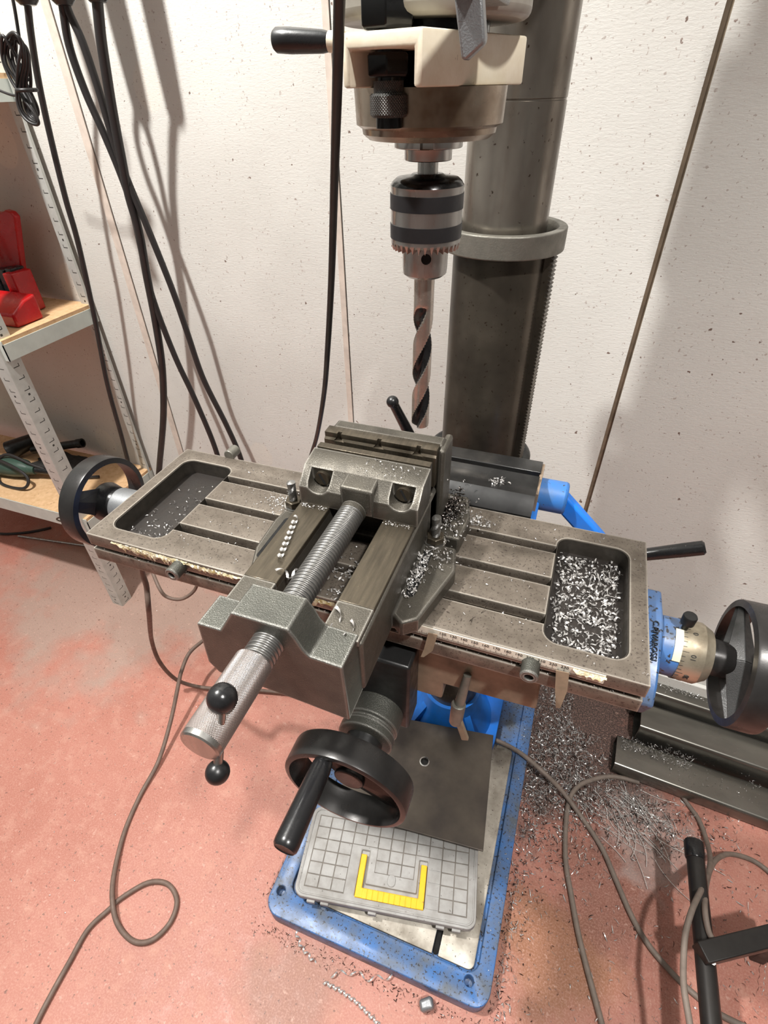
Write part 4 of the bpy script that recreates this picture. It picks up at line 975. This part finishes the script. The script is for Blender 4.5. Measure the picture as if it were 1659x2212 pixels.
swarf(fr, 'chip', 'bright swarf heaped around the stud on the right foot of the vice')
swarf(chips(420, gauss(-.094, .462, .007, .016, T + .0225), .002, .006, .001, .0025, lift=1.2), 'chipdark', 'dark oily swarf packed beside the fixed jaw of the vice')
vg = chips(90, gauss(-.168, .352, .014, .016, T + .0005), .002, .007, .0008, .002, lift=1.); q = chips(60, gauss(-.162, .322, .014, .004, T + .0005), .002, .006, .0006, .0015, lift=1.); vg.add(q.v, q.f)
swarf(vg, 'chip', 'steel swarf on the table between the two slide rails')
jt = chips(40, gauss(-.135, .400, .018, .006, T + .1060), .0015, .005, .0006, .0014); q = chips(26, gauss(-.155, .390, .02, .002, T + .1035), .001, .003, .0004, .001); jt.add(q.v, q.f)
q = chips(50, rect(-.228, -.198, .364, .369, zr + .0006), .001, .003, .0006, .0012); jt.add(q.v, q.f); q = chips(50, rect(-.140, -.109, .364, .369, zr + .0006), .001, .003, .0006, .0012); jt.add(q.v, q.f)
swarf(jt, 'chip', 'small chips on top of and along the foot of the moving jaw')
swarf(chips(30, gauss(-.055, .537, .006, .004, T + .0175), .003, .007, .001, .0022), 'chip', 'little heap of chips on the black cover plate')
gv = chips(240, rect(-.47, .115, .3135, .3185, T - .0228), .001, .004, .0005, .0012)
swarf(gv, 'chip', 'fine chips lying in the groove along the table front')
def fdist():
    r_ = random.random()
    if r_ < .55: x, y = random.gauss(.17, .055), random.gauss(.74, .12)
    elif r_ < .8: x, y = random.gauss(.33, .09), random.gauss(.665, .035)
    elif r_ < .9: x, y = random.gauss(.11, .02), random.uniform(.2, .8)
    else: x, y = random.uniform(.1, .6), random.uniform(.1, .75)
    if x < .098 and y > .205: return None
    if y > .735 and x > .285: return None
    if y > .83 and x > .19: return None
    return (x, y, .0)
swarf(chips(4600, fdist, .005, .018, .0009, .0024, (20, 220), .8), 'chip', 'carpet of shiny steel swarf on the floor right of the blue base')
swarf(chips(2600, fdist, .004, .015, .0008, .002, (20, 260), .9), 'chipdark', 'dark oily swarf mixed on the floor right of the blue base')
def fl2():
    x, y = random.uniform(-1.1, .05), random.uniform(-.05, 1.0)
    if x > -.36 and y > .2: return None
    return (x, y, 0)
swarf(chips(420, fl2, .002, .007, .0005, .0014), 'chip', 'sparse steel chips scattered over the red floor at the left')
def flb():
    s_ = random.uniform(0, 1)
    if s_ < .6: return (random.uniform(-.37, .11), .205 - abs(random.gauss(0, .012)), 0)
    if s_ < .8: return (-.358 - abs(random.gauss(0, .008)), random.uniform(.21, .5), 0)
    return (.098 + abs(random.gauss(0, .008)), random.uniform(.21, .7), 0)
swarf(chips(520, flb, .003, .010, .0005, .0016, (20, 260), .8), 'chipdark', 'dark swarf line along the foot of the blue base')
swarf(chips(120, rect(.068, .088, .22, .90, .0455), .002, .006, .0005, .0014), 'chip', 'chips lying on the right rim of the blue base')
swarf(chips(420, gauss(.52, .944, .16, .006, .1185), .003, .012, .0006, .0016, (20, 220), .5), 'chip', 'swarf lying on the rear steel profile at the wall')
swarf(chips(260, rect(.30, .46, .79, .826, .0425), .004, .014, .0006, .0016, (20, 220), .6), 'chip', 'swarf lying along the back of the front steel profile')
swarf(chips(70, rect(.40, .60, .75, .82, .0425), .003, .01, .0005, .0012), 'chip', 'few chips on the top face of the front steel profile')

# single curls one can point at
def curl(pts, r, pitch, w_, label, m='chip', name='metal_curl'):
    P = [Vector(p) for p in pts]; tot = sum((P[i + 1] - P[i]).length for i in range(len(P) - 1)); n = int(tot / pitch * 14); b = MB()
    Ls = [0]
    for i in range(len(P) - 1): Ls.append(Ls[-1] + (P[i + 1] - P[i]).length)
    prev = None
    for k in range(n + 1):
        s_ = tot * k / n; i = max(j for j in range(len(P) - 1) if Ls[j] <= s_ + 1e-9) if s_ < tot else len(P) - 2
        t = (s_ - Ls[i]) / (Ls[i + 1] - Ls[i]); q = P[i].lerp(P[i + 1], t); d = (P[i + 1] - P[i]).normalized(); u = Vector((0, 0, 1)) - d * d.z; u.normalize(); v = d.cross(u)
        a = 2 * PI * s_ / pitch; rd = u * math.sin(a) + v * math.cos(a)
        b.v += [q + rd * r + d * w_ / 2, q + rd * r * .75 - d * w_ / 2]
    b.f += [(2 * i, 2 * i + 1, 2 * i + 3, 2 * i + 2) for i in range(n)]
    o = obj(name, b, m, None, ang=80); tag(o, label, 'metal curl', 'single swarf curls'); return o
curl([(-.2215, .345, zr + .0032), (-.209, .288, zr + .0032)], .0030, .0078, .0034, 'white shiny helical curl lying on the left slide rail of the vice')
curl([atz(700, 2122, .004), atz(735, 2140, .004), atz(770, 2165, .004), atz(800, 2195, .004), atz(830, 2225, .004)], .0042, .011, .004, 'tight twisted curl on the floor below the front of the blue base', 'chip')
curl([atz(715, 2105, .006), atz(760, 2100, .006), atz(800, 2115, .006), atz(850, 2108, .006)], .0055, .035, .004, 'loose wavy curl on the floor against the front of the blue base')
curl([atz(635, 2000, .004), atz(650, 2045, .004), atz(680, 2080, .004)], .0045, .016, .004, 'curl on the floor below the left front corner of the blue base')
curl([atz(600, 1228, T + .0665), atz(625, 1245, T + .0665), atz(645, 1232, T + .0665)], .0030, .016, .003, 'flat zigzag curl on the vice near the hole of the lead screw')
curl([atz(733, 1310, T + .068), atz(722, 1350, T + .068)], .0040, .020, .004, 'large grey curl standing on the right side of the vice front')
curl([atz(765, 1340, T + .067), atz(748, 1375, T + .067)], .0030, .014, .003, 'small curl lying on the right slide near the front nut block')
curl([atz(1145, 1775, .003), atz(1165, 1830, .003), atz(1200, 1885, .003)], .0012, .02, .002, 'long straight needle shaped shaving right of the blue base')
curl([atz(1655, 2070, .02), atz(1648, 2150, .02)], .0015, .02, .003, 'white shaving hanging below the cross bar of the dark stand')
curl([atz(1062, 1300, T + .001), atz(1035, 1322, T + .001), atz(1018, 1345, T + .001)], .0022, .03, .0022, 'dark hooked shaving on the table between the T slots', 'chipdark')
ws = MB()
for _ in range(46):
    p = Vector((random.gauss(.31, .05), random.gauss(.655, .03), .004)); a = random.uniform(-1.1, -.2); L_ = random.uniform(.03, .10); cv = random.uniform(-2, 2)
    pts = []
    for i in range(6): pts.append(p.copy()); p += Vector((math.cos(a), math.sin(a), random.uniform(-.1, .1))) * L_ / 5; p.z = max(.002, p.z); a += cv * .12
    ws.tube(pts, .0008, 4, 2)
swarf(ws, 'chip', 'long thin wire shavings on the floor in front of the steel profiles')
# aluminium offcut at the base front
p = atz(922, 2170, .012)
o = obj('metal_offcut', MB().obox(p, (.8, .5, .3), Vector((-.5, .8, 0)), (-.2, -.15, .95), .013, .010, .010), 'lever', None, bevel=.006, segs=4); tag(o, 'shiny rounded metal lump on the floor in front of the blue base', 'metal offcut')
